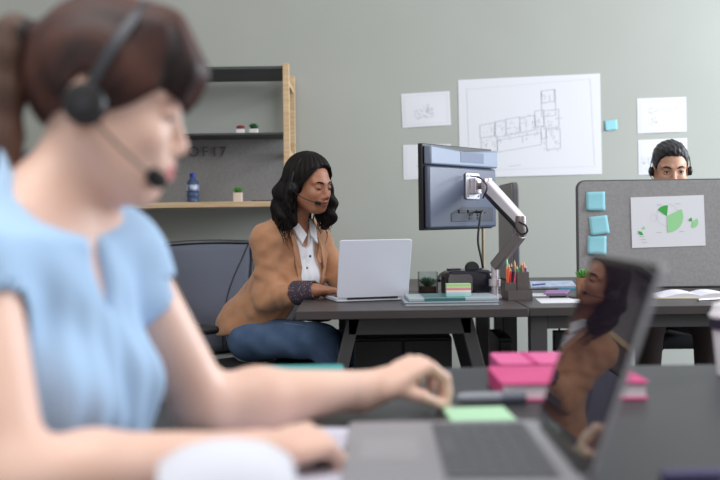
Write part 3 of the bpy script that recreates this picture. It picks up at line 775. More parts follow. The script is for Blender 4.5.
# for this one the user sits on the far side: x runs from right to left
laptop('laptop', a_l+Vector((0, 0, DZ-a_l.z)), tuple(lx), tuple(ly), lw, .20, .213, math.radians(14), 'open white-silver laptop on the back desk, lid back towards us', alu, alu_d, mat('screen_glow', (70, 76, 90), .2))

# glass cube planter
g = thing('succulent_terrarium', 'small glass cube with dark succulent on the back desk, beside the laptop', 'plant', at_desk(427.5, 4.0))
g.scale = (1.15, 1.15, 1.15)
gls = mat('clear_glass', (235, 240, 240), .03, trans=1.0, ior=1.2)
w_ = .066
MB().rbox(w_, w_, 0, .003, .004).build('glass_bottom', gls, g)
for (x0, x1, y0, y1) in ((-w_/2, w_/2, -w_/2, -w_/2+.002), (-w_/2, w_/2, w_/2-.002, w_/2), (-w_/2, -w_/2+.002, -w_/2, w_/2), (w_/2-.002, w_/2, -w_/2, w_/2)):
    MB().box(x0, x1, y0, y1, .003, .072).build('glass_wall', gls, g)
MB().rbox(w_-.008, w_-.008, .003, .02, .004).build('soil', mat('soil_red', (70, 42, 38), .95, bump=.6), g)
lv = succulent_leaves(30, .034, .012, 4, True); MB(Matrix.Translation((0, 0, .02))).add(lv.v, lv.f).build('leaves', mat('leaf_grey_green', (58, 92, 66), .5, var=(40, 66, 50), vscale=80), g)
# crumpled silver earphones near laptop
mb = MB(); rnd = random.Random(11)
pts = [Vector((rnd.uniform(-.025, .025), rnd.uniform(-.02, .02), .003+rnd.uniform(0, .014))) for i in range(12)]
o = cable('earphone_cord', [p for p in pts], .0022, mat('silver_cord', (190, 190, 196), .3), 'small tangle of silvery cord between the laptop and the glass planter', 'cord')
o.location = Vector(at_desk(413.5, 3.62))+pts[0]
# VR goggles
vr = thing('virtual_reality_headset', 'black virtual reality headset lying on the back desk under the monitor', 'headset', at_desk(467, 3.72), math.radians(12))
gl_ = mat('gloss_black', (22, 22, 34), .18); F = Field()
def rb(cx, cy, cz, hx, hy, hz, r):
    def f(X, Y, Z):
        qx = np.abs(X-cx)-hx+r; qy = np.abs(Y-cy)-hy+r; qz = np.abs(Z-cz)-hz+r
        return np.sqrt(np.maximum(qx, 0)**2+np.maximum(qy, 0)**2+np.maximum(qz, 0)**2)+np.minimum(np.maximum(qx, np.maximum(qy, qz)), 0)-r
    return f
def local_field(name, f, lo, hi, h, m, parent, sm=2):
    V, Q = f.mesh([(lo, hi, h)]); me = bpy.data.meshes.new(name); me.from_pydata(V.tolist(), [], Q.tolist()); me.update()
    for p in me.polygons: p.use_smooth = True
    me.materials.append(m); o = bpy.data.objects.new(name, me); C.objects.link(o); o.parent = parent
    s_ = o.modifiers.new('smooth', 'SMOOTH'); s_.iterations = sm; return o
F.fn(rb(0, 0, .052, .092, .05, .05, .024), (-.1, -.06, 0), (.1, .06, .11), .01)
F.ell((.03, .02, .06), (.07, .06, .046), k=.02)
local_field('visor_body', F, (-.12, -.08, -.005), (.13, .1, .125), .004, gl_, vr)
MB(axes((-.042, -.0505, .052), (1, 0, 0), (0, 0, 1), (0, -1, 0))).rbox(.092, .072, 0, .004, .016).build('front_plate', mat('vr_front', (92, 88, 92), .35), vr, bevel=.001)
F = Field(); F.ell((.02, .05, .055), (.07, .03, .044)); F.ell((.02, .08, .055), (.06, .03, .036), k=.01, op='s')
local_field('face_cushion', F, (-.07, .01, 0), (.11, .1, .11), .004, mat('foam_black', (20, 20, 22), .9), vr)
MB().tube([(.092*math.cos(a), .05+.07*math.sin(a), .06+.035*math.sin(a)) for a in [math.pi*i/16 for i in range(17)]], .006, 8).build('head_strap', plastic_black, vr)
MB(Matrix.Translation((.02, .0, .108)) @ Matrix.Rotation(math.pi/2, 4, 'X')).lathe([(.014, -.014), (.024, -.014), (.026, 0), (.024, .014), (.014, .014)], 20).build('strap_ring', plastic_black, vr)
MB(Matrix.Translation((-.05, 0, .1))).rbox(.05, .03, 0, .008, .006).build('button_bar', plastic_black, vr, bevel=.002)
# folders in front, sticky pads
fo = thing('document_folder', 'grey document folder lying under the teal one on the back desk', 'folder', at_desk(450, 3.47), math.radians(1))
fm = mat('folder_grey', (150, 158, 168), .35)
MB().box(-.165, .155, -.10, .11, 0, .003).build('lower_cover', fm, fo, bevel=.001); MB().box(-.16, .15, -.095, .105, .003, .010).build('page_block', mat('page_edge', (176, 184, 192), .7), fo)
MB().box(-.165, .155, -.10, .11, .010, .013).build('upper_cover', fm, fo, bevel=.001)
fo = thing('document_folder', 'teal and grey ring folder on top of the grey folder, back desk', 'folder', (at_desk(450, 3.50)[0], 3.50, DZ+.013), math.radians(2))
MB().rbox(.31, .19, 0, .012, .005).build('cover', mat('folder_light', (158, 170, 176), .4), fo, bevel=.003)
MB().box(-.10, .04, -.0962, -.09, .001, .011).build('spine_label', mat('folder_teal', (42, 100, 104), .4), fo)
MB().box(-.10, .04, -.09, .09, .0121, .0127).build('cover_band', mat('folder_teal', (42, 100, 104), .4), fo)
st = thing('sticky_note_block', 'green and pink striped block of sticky notes on the teal folder', 'sticky notes', (at_desk(457, 3.50)[0], 3.46, DZ+.013+.0127), 0)
for i, c in enumerate(((150, 214, 200), (182, 206, 232), (238, 226, 200), (224, 130, 160), (196, 220, 160), (172, 212, 150))):
    MB().box(-.042, .042, -.02, .02, i*.0072, i*.0072+.0070).build('note_layer', mat('note_%d' % i, c, .85), st)
# pen holder
ph = thing('pen_holder', 'black mesh desk organiser full of coloured pencils beside the monitor arm', 'pen holder', at_desk(516, 3.60), math.radians(8))
ph.scale = (1.12, 1.12, 1.12)
mesh_m = mat('mesh_metal', (84, 76, 74), .5, metal=.3, bump=.8, bscale=600)
def tray(x0, x1, y0, y1, z1):
    mb = MB(); th = .0025
    mb.box(x0, x1, y0, y1, 0, th); mb.box(x0, x1, y0, y0+th, th, z1); mb.box(x0, x1, y1-th, y1, th, z1); mb.box(x0, x0+th, y0+th, y1-th, th, z1); mb.box(x1-th, x1, y0+th, y1-th, th, z1)
    return mb
tray(-.04, .04, -.045, -.012, .03).build('front_tray', mesh_m, ph, bevel=.0006); tray(-.04, -.002, -.012, .04, .055).build('left_cup', mesh_m, ph, bevel=.0006)
tray(0, .04, -.012, .04, .088).build('tall_cup', mesh_m, ph, bevel=.0006)
cols = [('orange', (226, 96, 52), -.032, .0, .125, .01), ('coral', (232, 120, 84), -.026, .012, .118, .0), ('red', (200, 50, 60), -.020, .004, .11, .004), ('dark blue', (40, 40, 110), -.014, .02, .125, .006),
        ('pink', (226, 90, 130), -.010, .006, .10, .012), ('pale green', (150, 205, 170), -.006, .024, .155, -.02), ('green', (30, 130, 74), .008, .0, .118, -.004), ('bright green', (40, 150, 90), .014, .006, .122, .002),
        ('navy', (38, 48, 100), .020, .018, .128, .004), ('brown', (150, 90, 66), .026, .002, .13, -.006), ('salmon', (220, 130, 110), .030, .024, .132, .004), ('purple', (84, 60, 120), .034, .012, .12, .002), ('light wood', (206, 170, 130), .012, .028, .136, -.008)]
Mp = Matrix.Translation(ph.location) @ Matrix.Rotation(math.radians(8), 4, 'Z')
for nm, c, x, y, h_, ln in cols:
    t = thing('colouring_pencil', nm+' pencil standing in the black mesh organiser', 'pencil', Mp @ Vector((x*1.12, y*1.12, .004)), 0, 'pencils in the mesh organiser')
    MB().tube([(0, 0, 0), (ln, 0, h_-.012)], .0042, 6).build('barrel', mat('pencil_'+nm.replace(' ', '_'), c, .5), t)
    MB().tube([(ln, 0, h_-.012), (ln*1.1, 0, h_)], [.0035, .0006], 6).build('tip', mat('pencil_wood', (212, 180, 140), .7), t)
# papers and things to the right of the holder
def flat(name, corners_px, Y0, Y1, z, th, m, label, cat, bev=0):
    (xa, xb), (xc, xd) = corners_px   # near left/right, far left/right in px
    p = [(P(xa, 290, Y0).x, Y0), (P(xb, 290, Y0).x, Y0), (P(xd, 285, Y1).x, Y1), (P(xc, 285, Y1).x, Y1)]
    o0 = p[0]; mb = MB().prism([(q[0]-o0[0], q[1]-o0[1]) for q in p], 0, th); o = mb.build(name, m, None, bevel=bev); o.location = (o0[0], o0[1], z)
    return tag(o, label, cat)
flat('paper_sheet', ((541, 585), (535, 577)), 3.42, 3.62, DZ, .001, paper, 'single white sheet flat on the desk left of the small pot plant', 'paper')
flat('blue_document', ((531, 577), (530, 572)), 4.14, 4.5, DZ, .006, mat('pale_blue_paper', (206, 216, 232), .7, var=(150, 174, 214), vscale=30), 'pale blue printed documents at the far edge behind the pen holder', 'paper')
flat('paper_sheet', ((527, 546), (527, 546)), 3.72, 3.86, DZ, .001, mat('pale_paper2', (200, 206, 216), .8), 'small pale note lying right of the pen holder', 'paper')
flat('purple_notebook', ((544, 566), (547, 570)), 3.78, 3.96, DZ, .006, mat('purple_cover', (150, 110, 160), .6), 'purple notebook lying behind the white sheet', 'notebook', .001)
flat('smartphone', ((549, 566), (550, 567)), 3.66, 3.72, DZ, .006, plastic_black, 'dark phone lying flat behind the white sheet', 'phone', .0015)
flat('teal_ruler', ((558, 578), (560, 580)), 4.01, 4.03, DZ, .008, mat('teal_plastic', (60, 140, 165), .4), 'short teal ruler beside the purple notebook', 'ruler')
q = at_desk(531, 4.3); pn = thing('pen', 'dark blue pen leaning on the pale blue documents', 'pen', (q[0], 4.2, DZ+.006)); MB().tube([(-.01, 0, .004), (.05, .05, .004)], .0035, 8).build('barrel', mat('pen_blue', (40, 50, 130), .4), pn)
MB().tube([(.05, .05, .004), (.06, .058, .004)], [.003, .0006], 8).build('tip', silver2, pn)
# small pot plant on tray
pt = thing('potted_succulent', 'small green plant in a copper coloured wooden pot in front of the partition', 'plant', at_desk(584.5, 3.62, DZ+.006), 0)
MB().lathe([(0, 0), (.026, 0), (.029, .004), (.031, .066), (.029, .068), (.026, .064), (0, .06)], 24).build('pot', mat('copper_wood', (176, 128, 100), .45, var=(150, 104, 80), vscale=20, stretch=(6, 6, 1)), pt)
lv = succulent_leaves(34, .038, .012, 9); MB(Matrix.Translation((0, 0, .062))).add(lv.v, lv.f).build('leaves', grn, pt)
tr = MB().rbox(.11, .09, 0, .006, .012).build('small_tray', plastic_black, None, bevel=.002); tr.location = at_desk(585.5, 3.62); tag(tr, 'small black tray under the copper coloured pot plant', 'tray')
# open white notebook
nb = thing('open_notebook', 'open white notebook lying on the desk in front of the partition', 'notebook', at_desk(692, 3.62), math.radians(-6))
MB().box(-.15, .17, -.105, .10, 0, .004).build('cover', mat('nb_cover', (206, 196, 170), .6), nb, bevel=.001)
for s_ in (-1, 1):
    mb = MB(); n = 10; vs = []
    for i in range(n+1):
        u = i/n; x = .01+s_*.145*u; z = .006+.014*math.sin(math.pi*min(1, u*1.15))*(1-u*.5)+.004*(1-u)
        for (y, zz) in ((-.1, z), (.095, z), (.095, .004), (-.1, .004)): vs.append((x, y, zz))
    fs = [(4*i+k, 4*i+(k+1) % 4, 4*i+4+(k+1) % 4, 4*i+4+k) for i in range(n) for k in range(4)]+[(0, 1, 2, 3), (4*n+3, 4*n+2, 4*n+1, 4*n)]
    mb.add(vs, fs).build('page_block', mat('nb_pages', (226, 226, 236), .8), nb)
pn = thing('pen', 'thin silver pen lying by the open white notebook', 'pen', at_desk(710, 3.44), math.radians(20))
MB().tube([(-.05, 0, .005), (.06, 0, .005)], .0045, 8).build('barrel', silver, pn); MB().tube([(-.05, 0, .005), (-.062, 0, .005)], [.004, .0008], 8).build('tip', silver2, pn)
# under-desk socket
sb = thing('socket_box', 'small black socket box hanging by its cable below the right back desk', 'socket', (P(562, 335, 3.95).x, 3.95, P(562, 352, 3.95).z))
MB().box(-.035, .035, -.02, .02, 0, .085).build('case', plastic_black, sb, bevel=.004); MB().tube([(-.01, 0, .085), (-.012, 0, .1), (-.012, 0, DZ-DT-sb.location.z)], .004, 8).build('cord', plastic_black, sb)
MB().tube([(.005, -.02, .03), (.005, -.022, .03)], .014, 16).build('outlet', mat('outlet_grey', (150, 150, 156), .5), sb)

# ------------------------------------------------------------------ office chairs
def office_chair(loc, yaw, label, back_h=.45, seat_z=.47):
    # +X is where the sitter faces
    t = thing('office_chair', label, 'chair', loc, yaw)
    blk = mat('chair_black', (22, 22, 25), .5); net = mat('chair_mesh', (96, 101, 116), .8, alpha=.86, bump=.5, bscale=900)
    seatm = mat('chair_seat_fabric', (28, 28, 32), .9, bump=.4)
    F = Field(); F.fn(rb(.02, 0, seat_z-.035, .235, .24, .035, .034), (-.25, -.26, seat_z-.08), (.28, .26, seat_z+.01), .01)
    local_field('seat', F, (-.27, -.28, seat_z-.1), (.3, .28, seat_z+.03), .012, seatm, t, 3)
    def bp(u, v):            # u across -1..1, v up 0..1
        wd = .155+.085*min(1, v*1.2)**.8; z = seat_z+.02+back_h*v
        x = -.235-.06*v+.03*math.sin(v*math.pi)*0+.035*u*u-.035*math.sin(v*2.6)*.5
        return Vector((x, u*wd, z+(0.008*(1-u*u) if v > .99 else 0)))
    rim = [bp(-1, i/12) for i in range(13)]+[bp(-1+2*i/10, 1) for i in range(1, 10)]+[bp(1, 1-i/12) for i in range(13)]+[bp(1-2*i/8, 0) for i in range(1, 8)]
    MB().tube(rim+[rim[0], rim[1]], .010, 8, caps=False).build('back_frame', blk, t)
    mb = MB(); n = 14; vs = [bp(-1+2*i/n, j/n) for j in range(n+1) for i in range(n+1)]
    fs = [(j*(n+1)+i, j*(n+1)+i+1, (j+1)*(n+1)+i+1, (j+1)*(n+1)+i) for j in range(n) for i in range(n)]
    m = mb.add(vs, fs).build('mesh_back', net, t); so = m.modifiers.new('solid', 'SOLIDIFY'); so.thickness = .003
    for s_ in (-1, 1):       # curved seams of the back
        MB().tube([bp(s_*(.95-.62*math.sin(i/12*math.pi*.5)), 1-i/12)-Vector((-.004, 0, 0)) for i in range(13)], .003, 6).build('back_seam', blk, t)
        MB().tube([(-.02, s_*.19, seat_z-.055), (-.02, s_*.27, seat_z-.05), (-.02, s_*.285, seat_z), (.0, s_*.285, seat_z+.15)], [.014, .014, .013, .013], 10).build('arm_support', blk, t)
        F = Field(); F.fn(rb(.03, s_*.285, seat_z+.165, .13, .04, .016, .015), (-.12, s_*.285-.05, seat_z+.13), (.2, s_*.285+.05, seat_z+.2), .01)
        local_field('armrest', F, (-.14, s_*.285-.06, seat_z+.12), (.22, s_*.285+.06, seat_z+.21), .007, blk, t, 2)
    MB().tube([(-.05, 0, seat_z-.075), (-.20, 0, seat_z-.06), (-.262, 0, seat_z), (-.28, 0, seat_z+.16)], [.025, .022, .02, .016], 10).build('back_bracket', blk, t)
    MB().tube([(0, 0, .1), (0, 0, seat_z-.08)], [.028, .022], 14).build('gas_lift', blk, t)
    MB().box(-.09, .09, -.07, .07, seat_z-.095, seat_z-.068).build('tilt_mechanism', blk, t, bevel=.008)
    MB().lathe([(0, .07), (.04, .07), (.038, .11), (0, .11)], 18).build('hub', blk, t)
    for i in range(5):
        a_ = 2*math.pi*i/5+.3; d = Vector((math.cos(a_), math.sin(a_), 0))
        MB().tube([d*.03+Vector((0, 0, .095)), d*.28+Vector((0, 0, .075))], [.022, .014], 10).build('base_spoke', blk, t)
        c = MB(Matrix.Translation(d*.28+Vector((0, 0, .027))) @ Matrix.Rotation(a_, 4, 'Z') @ Matrix.Rotation(math.pi/2, 4, 'X')); c.lathe([(0, -.02), (.025, -.02), (.027, -.015), (.027, .015), (.025, .02), (0, .02)], 16)
        c.tube([(0, .02, 0), (0, .05, 0)], .007, 8); c.build('caster', blk, t)
    return t
cy = math.atan2(-.71, .70)
CH = office_chair((-.455, 3.975, 0), cy, 'black mesh-back office chair of the woman in the tan blazer')

# ------------------------------------------------------------------ the woman at the back desk
def capfield(H, r=(.106, .087, .094), c=(-.016, 0, .036), cuts=None, dispf=None):
    # hair cap of the head, cut below a line that runs from brow over the ear to the nape
    def f(X, Y, Z):
        x, y, z = H.loc(X, Y, Z); g = H.sc.mean()
        dx, dy, dz = (x-c[0])/r[0], (y-c[1])/r[1], (z-c[2])/r[2]
        k0 = np.sqrt(dx*dx+dy*dy+dz*dz); k1 = np.sqrt((dx/r[0])**2+(dy/r[1])**2+(dz/r[2])**2)
        d = k0*(k0-1)/np.maximum(k1, 1e-6)*g
        zl = np.interp(x, cuts[0], cuts[1])
        e = (zl-z)*g
        h = np.maximum(.012-np.abs(d-e), 0)/.012
        return np.maximum(d, e)+h*h*.003
    return f
def mirror(fn): fn(1); fn(-1)

W = thing('person', 'seated woman with dark wavy hair, tan blazer and jeans, typing on a laptop', 'person', (-.42, 4.05, .47))
skinW = mat('skin_brown', (176, 122, 96), .45, var=(168, 114, 88), vscale=14, mask=(128, 62, 60), sss=.12, bump=.08, bscale=400)
yawW = math.atan2(-.63, .777)
HW = Fr(P(309, 184.5, 3.87), yawW, math.radians(11), math.radians(2), (.96, .94, .89))
nb = Vector((-.262, 3.955, 1.012))
TW = Fr(nb, math.atan2(-.60, .80), math.radians(14), 0, (.93, .90, .95))
shR, shL = TW(-.0, -.165, -.055), TW(-.0, .165, -.055)
elR, wrR = np.array(P(267, 298, 3.84)), np.array(P(314, 291.5, 3.72))
elL, wrL = np.array((-.075, 4.04, .79)), np.array((.02, 3.84, .785))
wrR[2] = .774
hipc = np.array((-.42, 4.06, .57))
F = Field(); head_field(F, HW); neck(F, HW, TW, .046); torso_field(F, TW)
F.cap(TW(0, 0, -.3), hipc, .1, .11, .06)
arm_field(F, shR, elR, wrR); arm_field(F, shL, elL, wrL)
hand_field(F, wrR, (1, .02, -.05), (.05, .1, 1), 1, ((.3, .35, .2), (.35, .4, .2), (.4, .4, .2), (.45, .4, .2)), ((.025, .022, -.008), (.048, .045, -.018), (.07, .052, -.025), (.09, .05, -.03)), .95)
hand_field(F, wrL, (.25, -.95, -.05), (.0, -.05, 1), -1, ((.3, .35, .2), (.35, .4, .2), (.4, .4, .2), (.45, .4, .2)), ((.025, .022, -.008), (.048, .045, -.018), (.07, .052, -.025), (.09, .05, -.03)), .95)
hc = HW.o
bx = [((-.75, 3.6, .42), (.25, 4.4, 1.10), .008), (tuple(hc-[.13, .13, .14]), tuple(hc+[.14, .13, .13]), .0024),
      (tuple(wrR-[.03, .08, .055]), tuple(wrR+[.21, .09, .06]), .0026), (tuple(wrL-[.08, .2, .055]), tuple(wrL+[.12, .03, .05]), .0026)]
field_obj('body', F, bx, skinW, W, lipmask(HW))
eyes(W, HW, look=-.5)
hairW = mat('hair_black_brown', (22, 15, 15), .6, spec=.2, var=(14, 10, 10), vscale=60, stretch=(1, 1, .25), bump=.6, bscale=260)
brows(W, HW, hairW, .0034)
# eyelids almost closed, as she looks down
for s_ in (1, -1):
    lid = Field(); lid.ell(HW(.0732, .031*s_, 0.0008), HW.r(.0140, .0148, .0138), HW.R, .001)
    def lc(X, Y, Z, s_=s_):
        x, y, z = HW.loc(X, Y, Z); return -(z+.0045+.0*x)*.95
    lid.cut = lc; c_ = HW(.0732, .031*s_, 0)
    field_obj('eyelid', lid, [(tuple(c_-.02), tuple(c_+.02), .0012)], mat('skin_lid_brown', (158, 104, 82), .45), W)
    MB().tube([HW(.0872, s_*.0205, -.0042), HW(.0878, s_*.031, -.0052), HW(.083, s_*.0435, -.0040)], [.0006, .0011, .0008], 6).build('eyelash', hairW, W, world=True)
# hair
F = Field()
F.fn(capfield(HW, (.107, .089, .106), (-.014, 0, .038), ([-.13, -.03, .0, .02, .035, .05, .065, .09], [-.2, -.2, -.12, -.02, .030, .064, .086, .11])), tuple(hc-.17), tuple(hc+.17), .01)
for (a_, b2, c2, d2, ra, rb_) in (((-.02, -.062, .05), (-.03, -.088, -.04), (-.022, -.092, -.125), (.005, -.088, -.165), .030, .030),
                          ((-.035, -.05, .04), (-.062, -.075, -.05), (-.066, -.080, -.12), (-.035, -.09, -.175), .036, .032),
                          ((-.06, -.01, .03), (-.085, -.02, -.06), (-.088, -.03, -.12), (-.07, -.04, -.17), .04, .036),
                          ((-.06, .03, .03), (-.08, .045, -.06), (-.08, .055, -.13), (-.06, .07, -.18), .04, .034),
                          ((-.02, .062, .05), (-.018, .088, -.03), (.0, .098, -.10), (.025, .098, -.165), .030, .030),
                          ((.025, .064, .045), (.022, .087, -.02), (.036, .094, -.08), (.060, .092, -.145), .020, .026)):
    F.cap(HW(*a_), HW(*b2), ra, ra+.003, .025); F.cap(HW(*b2), HW(*c2), ra+.003, rb_+.002, .025); F.cap(HW(*c2), HW(*d2), rb_+.002, rb_*.8, .025)
# keep face free of hair
F.ell(HW(.085, -.012, -.03), HW.r(.085, .068, .092), HW.R, .008, 's')
def dW(X, Y, Z):
    x, y, z = HW.loc(X, Y, Z); a_ = np.arctan2(y, x+.02)
    low = np.clip(-z*9, 0, 1)
    return .0022*np.sin(a_*26+z*30)+low*(.004*np.sin(a_*11+z*70)+.004*np.sin(z*95+a_*5))
F.disp = dW
field_obj('hair', F, [(tuple(hc-[.17, .17, .25]), tuple(hc+[.17, .17, .15]), .0035)], hairW, W)
mb = MB(); rnd = random.Random(5); cv = []
for i in range(190):
    s_ = 1 if i % 2 else -1; a_ = rnd.uniform(.5, 1.5)*math.pi/1.0 if rnd.random() < .35 else rnd.uniform(.40, .62)*math.pi
    r0 = .106; ph_ = rnd.uniform(0, 6.28); amp = rnd.uniform(.004, .011); L = rnd.uniform(.13, .22); z0 = rnd.uniform(-.06, .03)
    pts = []
    for q in range(15):
        t_ = q/14; z = z0-(L-(.06+z0)*.3)*t_; rad = r0+.012*math.sin(t_*2.4)+amp*math.sin(t_*13+ph_)+.006*t_
        aa = a_+amp*9*math.cos(t_*13+ph_)*t_; x = -.022+rad*math.cos(aa)*.92+.035*t_*t_; y = s_*rad*abs(math.sin(aa))*.98
        pts.append(HW(x, y, z))
    cv.append(pts)
for i in range(110):
    s_ = 1 if i % 2 else -1; jx = rnd.uniform(-.022, .007); jo = rnd.uniform(-.001, .004); ph_ = rnd.uniform(0, 6.28)
    base_ = [(.060, .010, .101), (.062, .040, .086), (.050, .071, .048), (.026, .085, .0), (.012, .092, -.045), (.010, .098, -.09)]
    cv.append([HW(x+jx*(1-.3*q/5)+.002*math.sin(q*2+ph_), s_*(y+jo-(.008 if q == 0 else 0)), z+jo-jx*.35*(q < 3)) for q, (x, y, z) in enumerate(base_)])
hair_strands(mb, cv, .0026, 5); mb.build('hair_strands', hairW, W, world=True, angle=180)
# clothes
shirtm = mat('white_cotton', (226, 226, 232), .85, bump=.15, bscale=120)
F = Field(); torso_field(F, TW, .011); F.cap(TW(0, 0, -.3), hipc, .108, .128, .06)
F.cap(TW(-.016, 0, .02), TW(-.006, 0, -.035), .052, .062, .02)
F.ell(TW(.062, 0, .012), (.055, .034, .085), TW.R, .012, 's'); 
F.cut = lambda X, Y, Z: (TW.loc(X, Y, Z)[2]-.045-.5*TW.loc(X, Y, Z)[0]*-1)*.9
F.disp = lambda X, Y, Z: .0015*np.sin(TW.loc(X, Y, Z)[1]*150+TW.loc(X, Y, Z)[2]*22)
field_obj('shirt', F, [((-.75, 3.6, .45), (.2, 4.4, 1.12), .005)], shirtm, W)
for i in range(5):
    p = TW(.118-.006*i-(.0 if i < 3 else .012*(i-2)), -.002, -.10-.052*i)
    MB(axes(p, *TW.R.T)).ell((0, 0, 0), (.004, .006, .006)).build('shirt_button', mat('button_dark', (90, 84, 84), .4), W, world=True)
for s_ in (1, -1):     # collar points
    b = MB(); c_ = [TW(.030, s_*.050, .040), TW(.085, s_*.014, -.020), TW(.100, s_*.052, -.055), TW(.052, s_*.078, .006)]
    c2 = [q+TW.R @ np.array((.006, 0, .006)) for q in c_]
    b.add([tuple(q) for q in c_+c2], [(0, 1, 2, 3), (7, 6, 5, 4), (0, 4, 5, 1), (1, 5, 6, 2), (2, 6, 7, 3), (3, 7, 4, 0)])
    b.build('shirt_collar', shirtm, W, world=True, bevel=.002)
tan = mat('tan_wool', (190, 140, 106), .9, var=(180, 131, 98), vscale=30, bump=.25, bscale=500, sheen=.2)
F = Field(); torso_field(F, TW, .018, sh=.158)
F.cap(TW(-.01, 0, -.3), hipc+np.array([-.02, .01, .03]), .125, .15, .06)
F.cap(TW(-.03, 0, -.36), hipc+np.array([-.10, .02, .02]), .11, .05, .05)      # the hem spread over the seat behind her
def lap(X, Y, Z):        # open front: a long V that bares the shirt
    x, y, z = TW.loc(X, Y, Z)
    wd = np.interp(z, [-.50, -.42, -.30, -.15, -.02, .03], [.11, .08, .064, .070, .070, .070])
    return np.maximum(np.abs(y-.004)-wd, .035-x)
F.fn(lap, tuple(TW.o-np.array([.3, .4, .55])), tuple(TW.o+np.array([.35, .3, .1])), .008, 's')
F.cap(TW(-.016, 0, .03), TW(-.006, 0, -.02), .058, .064, .004, 's')
F.cap(shR, elR, .050, .050, .03); mR = elR+(wrR-elR)*.62; F.cap(elR, mR, .052, .039, .03)
F.cap(shL, elL, .053, .050, .03); mL = elL+(wrL-elL)*.72; F.cap(elL, mL, .052, .040, .03)
def fold(X, Y, Z):
    a_ = np.sqrt((X-elR[0])**2+(Y-elR[1])**2+(Z-elR[2])**2); k = np.exp(-(a_/.13)**2)
    t_ = TW.loc(X, Y, Z)
    return .0036*k*np.sin(a_*135+X*40)+.0014*np.sin(X*38+Z*55+Y*20)+.0016*np.sin(Z*90-X*60)
F.disp = fold
F.cap(elR+(wrR-elR)*.62, elR+(wrR-elR)*1.1, .036, .036, .004, 's')
legcut = lambda X, Y, Z: (.600+.22*(X+.45)-Z)*.9
F.cut = legcut
field_obj('blazer', F, [((-.85, 3.5, .46), (.15, 4.45, 1.10), .0055)], tan, W)
for s_ in (1, -1):       # lapels
    b = MB(); c_ = [TW(.042, s_*.076, .012), TW(.100, s_*.076, -.06), TW(.138, s_*.076, -.14), TW(.140, s_*.066, -.205), TW(.122, s_*.062, -.28), TW(.138, s_*.092, -.17), TW(.118, s_*.112, -.09), TW(.097, s_*.104, -.065), TW(.100, s_*.114, -.045), TW(.054, s_*.104, .0)]
    c2 = [q+TW.R @ np.array((.005, 0, .001)) for q in c_]; n = len(c_)
    b.add([tuple(q) for q in c_+c2], [tuple(range(n)), tuple(range(n, 2*n))[::-1]]+[(i, (i+1) % n, (i+1) % n+n, i+n) for i in range(n)])
    b.build('lapel', tan, W, world=True, bevel=.0015)
# turned-back patterned cuff
cuffm = bpy.data.materials.new('patterned_cuff'); cuffm.use_nodes = True; nt = cuffm.node_tree
vo = nt.nodes.new('ShaderNodeTexVoronoi'); vo.inputs['Scale'].default_value = 115; rp = nt.nodes.new('ShaderNodeValToRGB')
tc = nt.nodes.new('ShaderNodeTexCoord'); nt.links.new(tc.outputs['Object'], vo.inputs['Vector']); nt.links.new(vo.outputs['Distance'], rp.inputs[0])
rp.color_ramp.elements[0].color = lin((170, 150, 148))+(1,); rp.color_ramp.elements[0].position = .16; rp.color_ramp.elements[1].color = lin((68, 57, 72))+(1,); rp.color_ramp.elements[1].position = .26
nt.links.new(rp.outputs[0], nt.nodes['Principled BSDF'].inputs['Base Color']); nt.nodes['Principled BSDF'].inputs['Roughness'].default_value = .8
d = nrm(wrR-elR); c0 = elR+(wrR-elR)*.62; c1 = elR+(wrR-elR)*1.0
F = Field(); F.cap(c0, c1, .0475, .036, .003); F.cap(c0-d*.01, c1+d*.06, .034, .027, .003, 's')
F.cut = lambda X, Y, Z: np.maximum(-((X-c0[0])*d[0]+(Y-c0[1])*d[1]+(Z-c0[2])*d[2]), (X-c1[0])*d[0]+(Y-c1[1])*d[1]+(Z-c1[2])*d[2]-.008)
field_obj('cuff', F, [(tuple(c0-.09), tuple(c1+.09), .003)], cuffm, W)
# jeans
denim = mat('blue_denim', (68, 92, 126), .9, var=(88, 112, 146), vscale=9, bump=.4, bscale=420)
hR, hL = hipc+np.array([-.025, -.065, .0]), hipc+np.array([.05, .075, -.02])
kR = np.array(P(322, 341, 3.76)); kL = np.array((-.06, 4.0, .52)); aR = np.array((.02, 3.72, .25)); aL = np.array((-.09, 3.90, .10))
F = Field(); F.ell(hipc+np.array([.02, 0, 0]), (.12, .15, .11), TW.R, .03)
F.cap(hR, kR, .088, .064, .04); F.cap(kR, aR, .062, .044, .03); F.cap(hL, kL, .088, .064, .03); F.cap(kL, aL, .062, .044, .03)
def dj(X, Y, Z):
    a_ = np.sqrt((X-kR[0])**2+(Y-kR[1])**2+(Z-kR[2])**2); return .003*np.exp(-(a_/.12)**2)*np.sin(a_*130)+.003*np.sin(X*45+Z*30)*np.sin(Z*40)
F.disp = dj
field_obj('jeans', F, [((-.75, 3.5, .06), (.2, 4.4, .72), .007)], denim, W)
pts = []
for i in range(22):
    t_ = i/21; c_ = hR*(1-t_)+kR*t_; r_ = .090-(.024)*t_
    pts.append(c_+np.array((-.02, -.55, .83))/1.0*r_*1.02)
kn = [kR+np.array((.03, -.03, .055)), kR+np.array((.055, -.04, .02)), (kR*.8+aR*.2)+np.array((.03, -.052, .02)), (kR*.5+aR*.5)+np.array((.02, -.056, .0))]
MB().tube(pts+kn, .0014, 5).build('seam_stitching', mat('stitching', (120, 140, 172), .9), W, world=True)
skinf = mat('shoe_black', (30, 28, 30), .4)
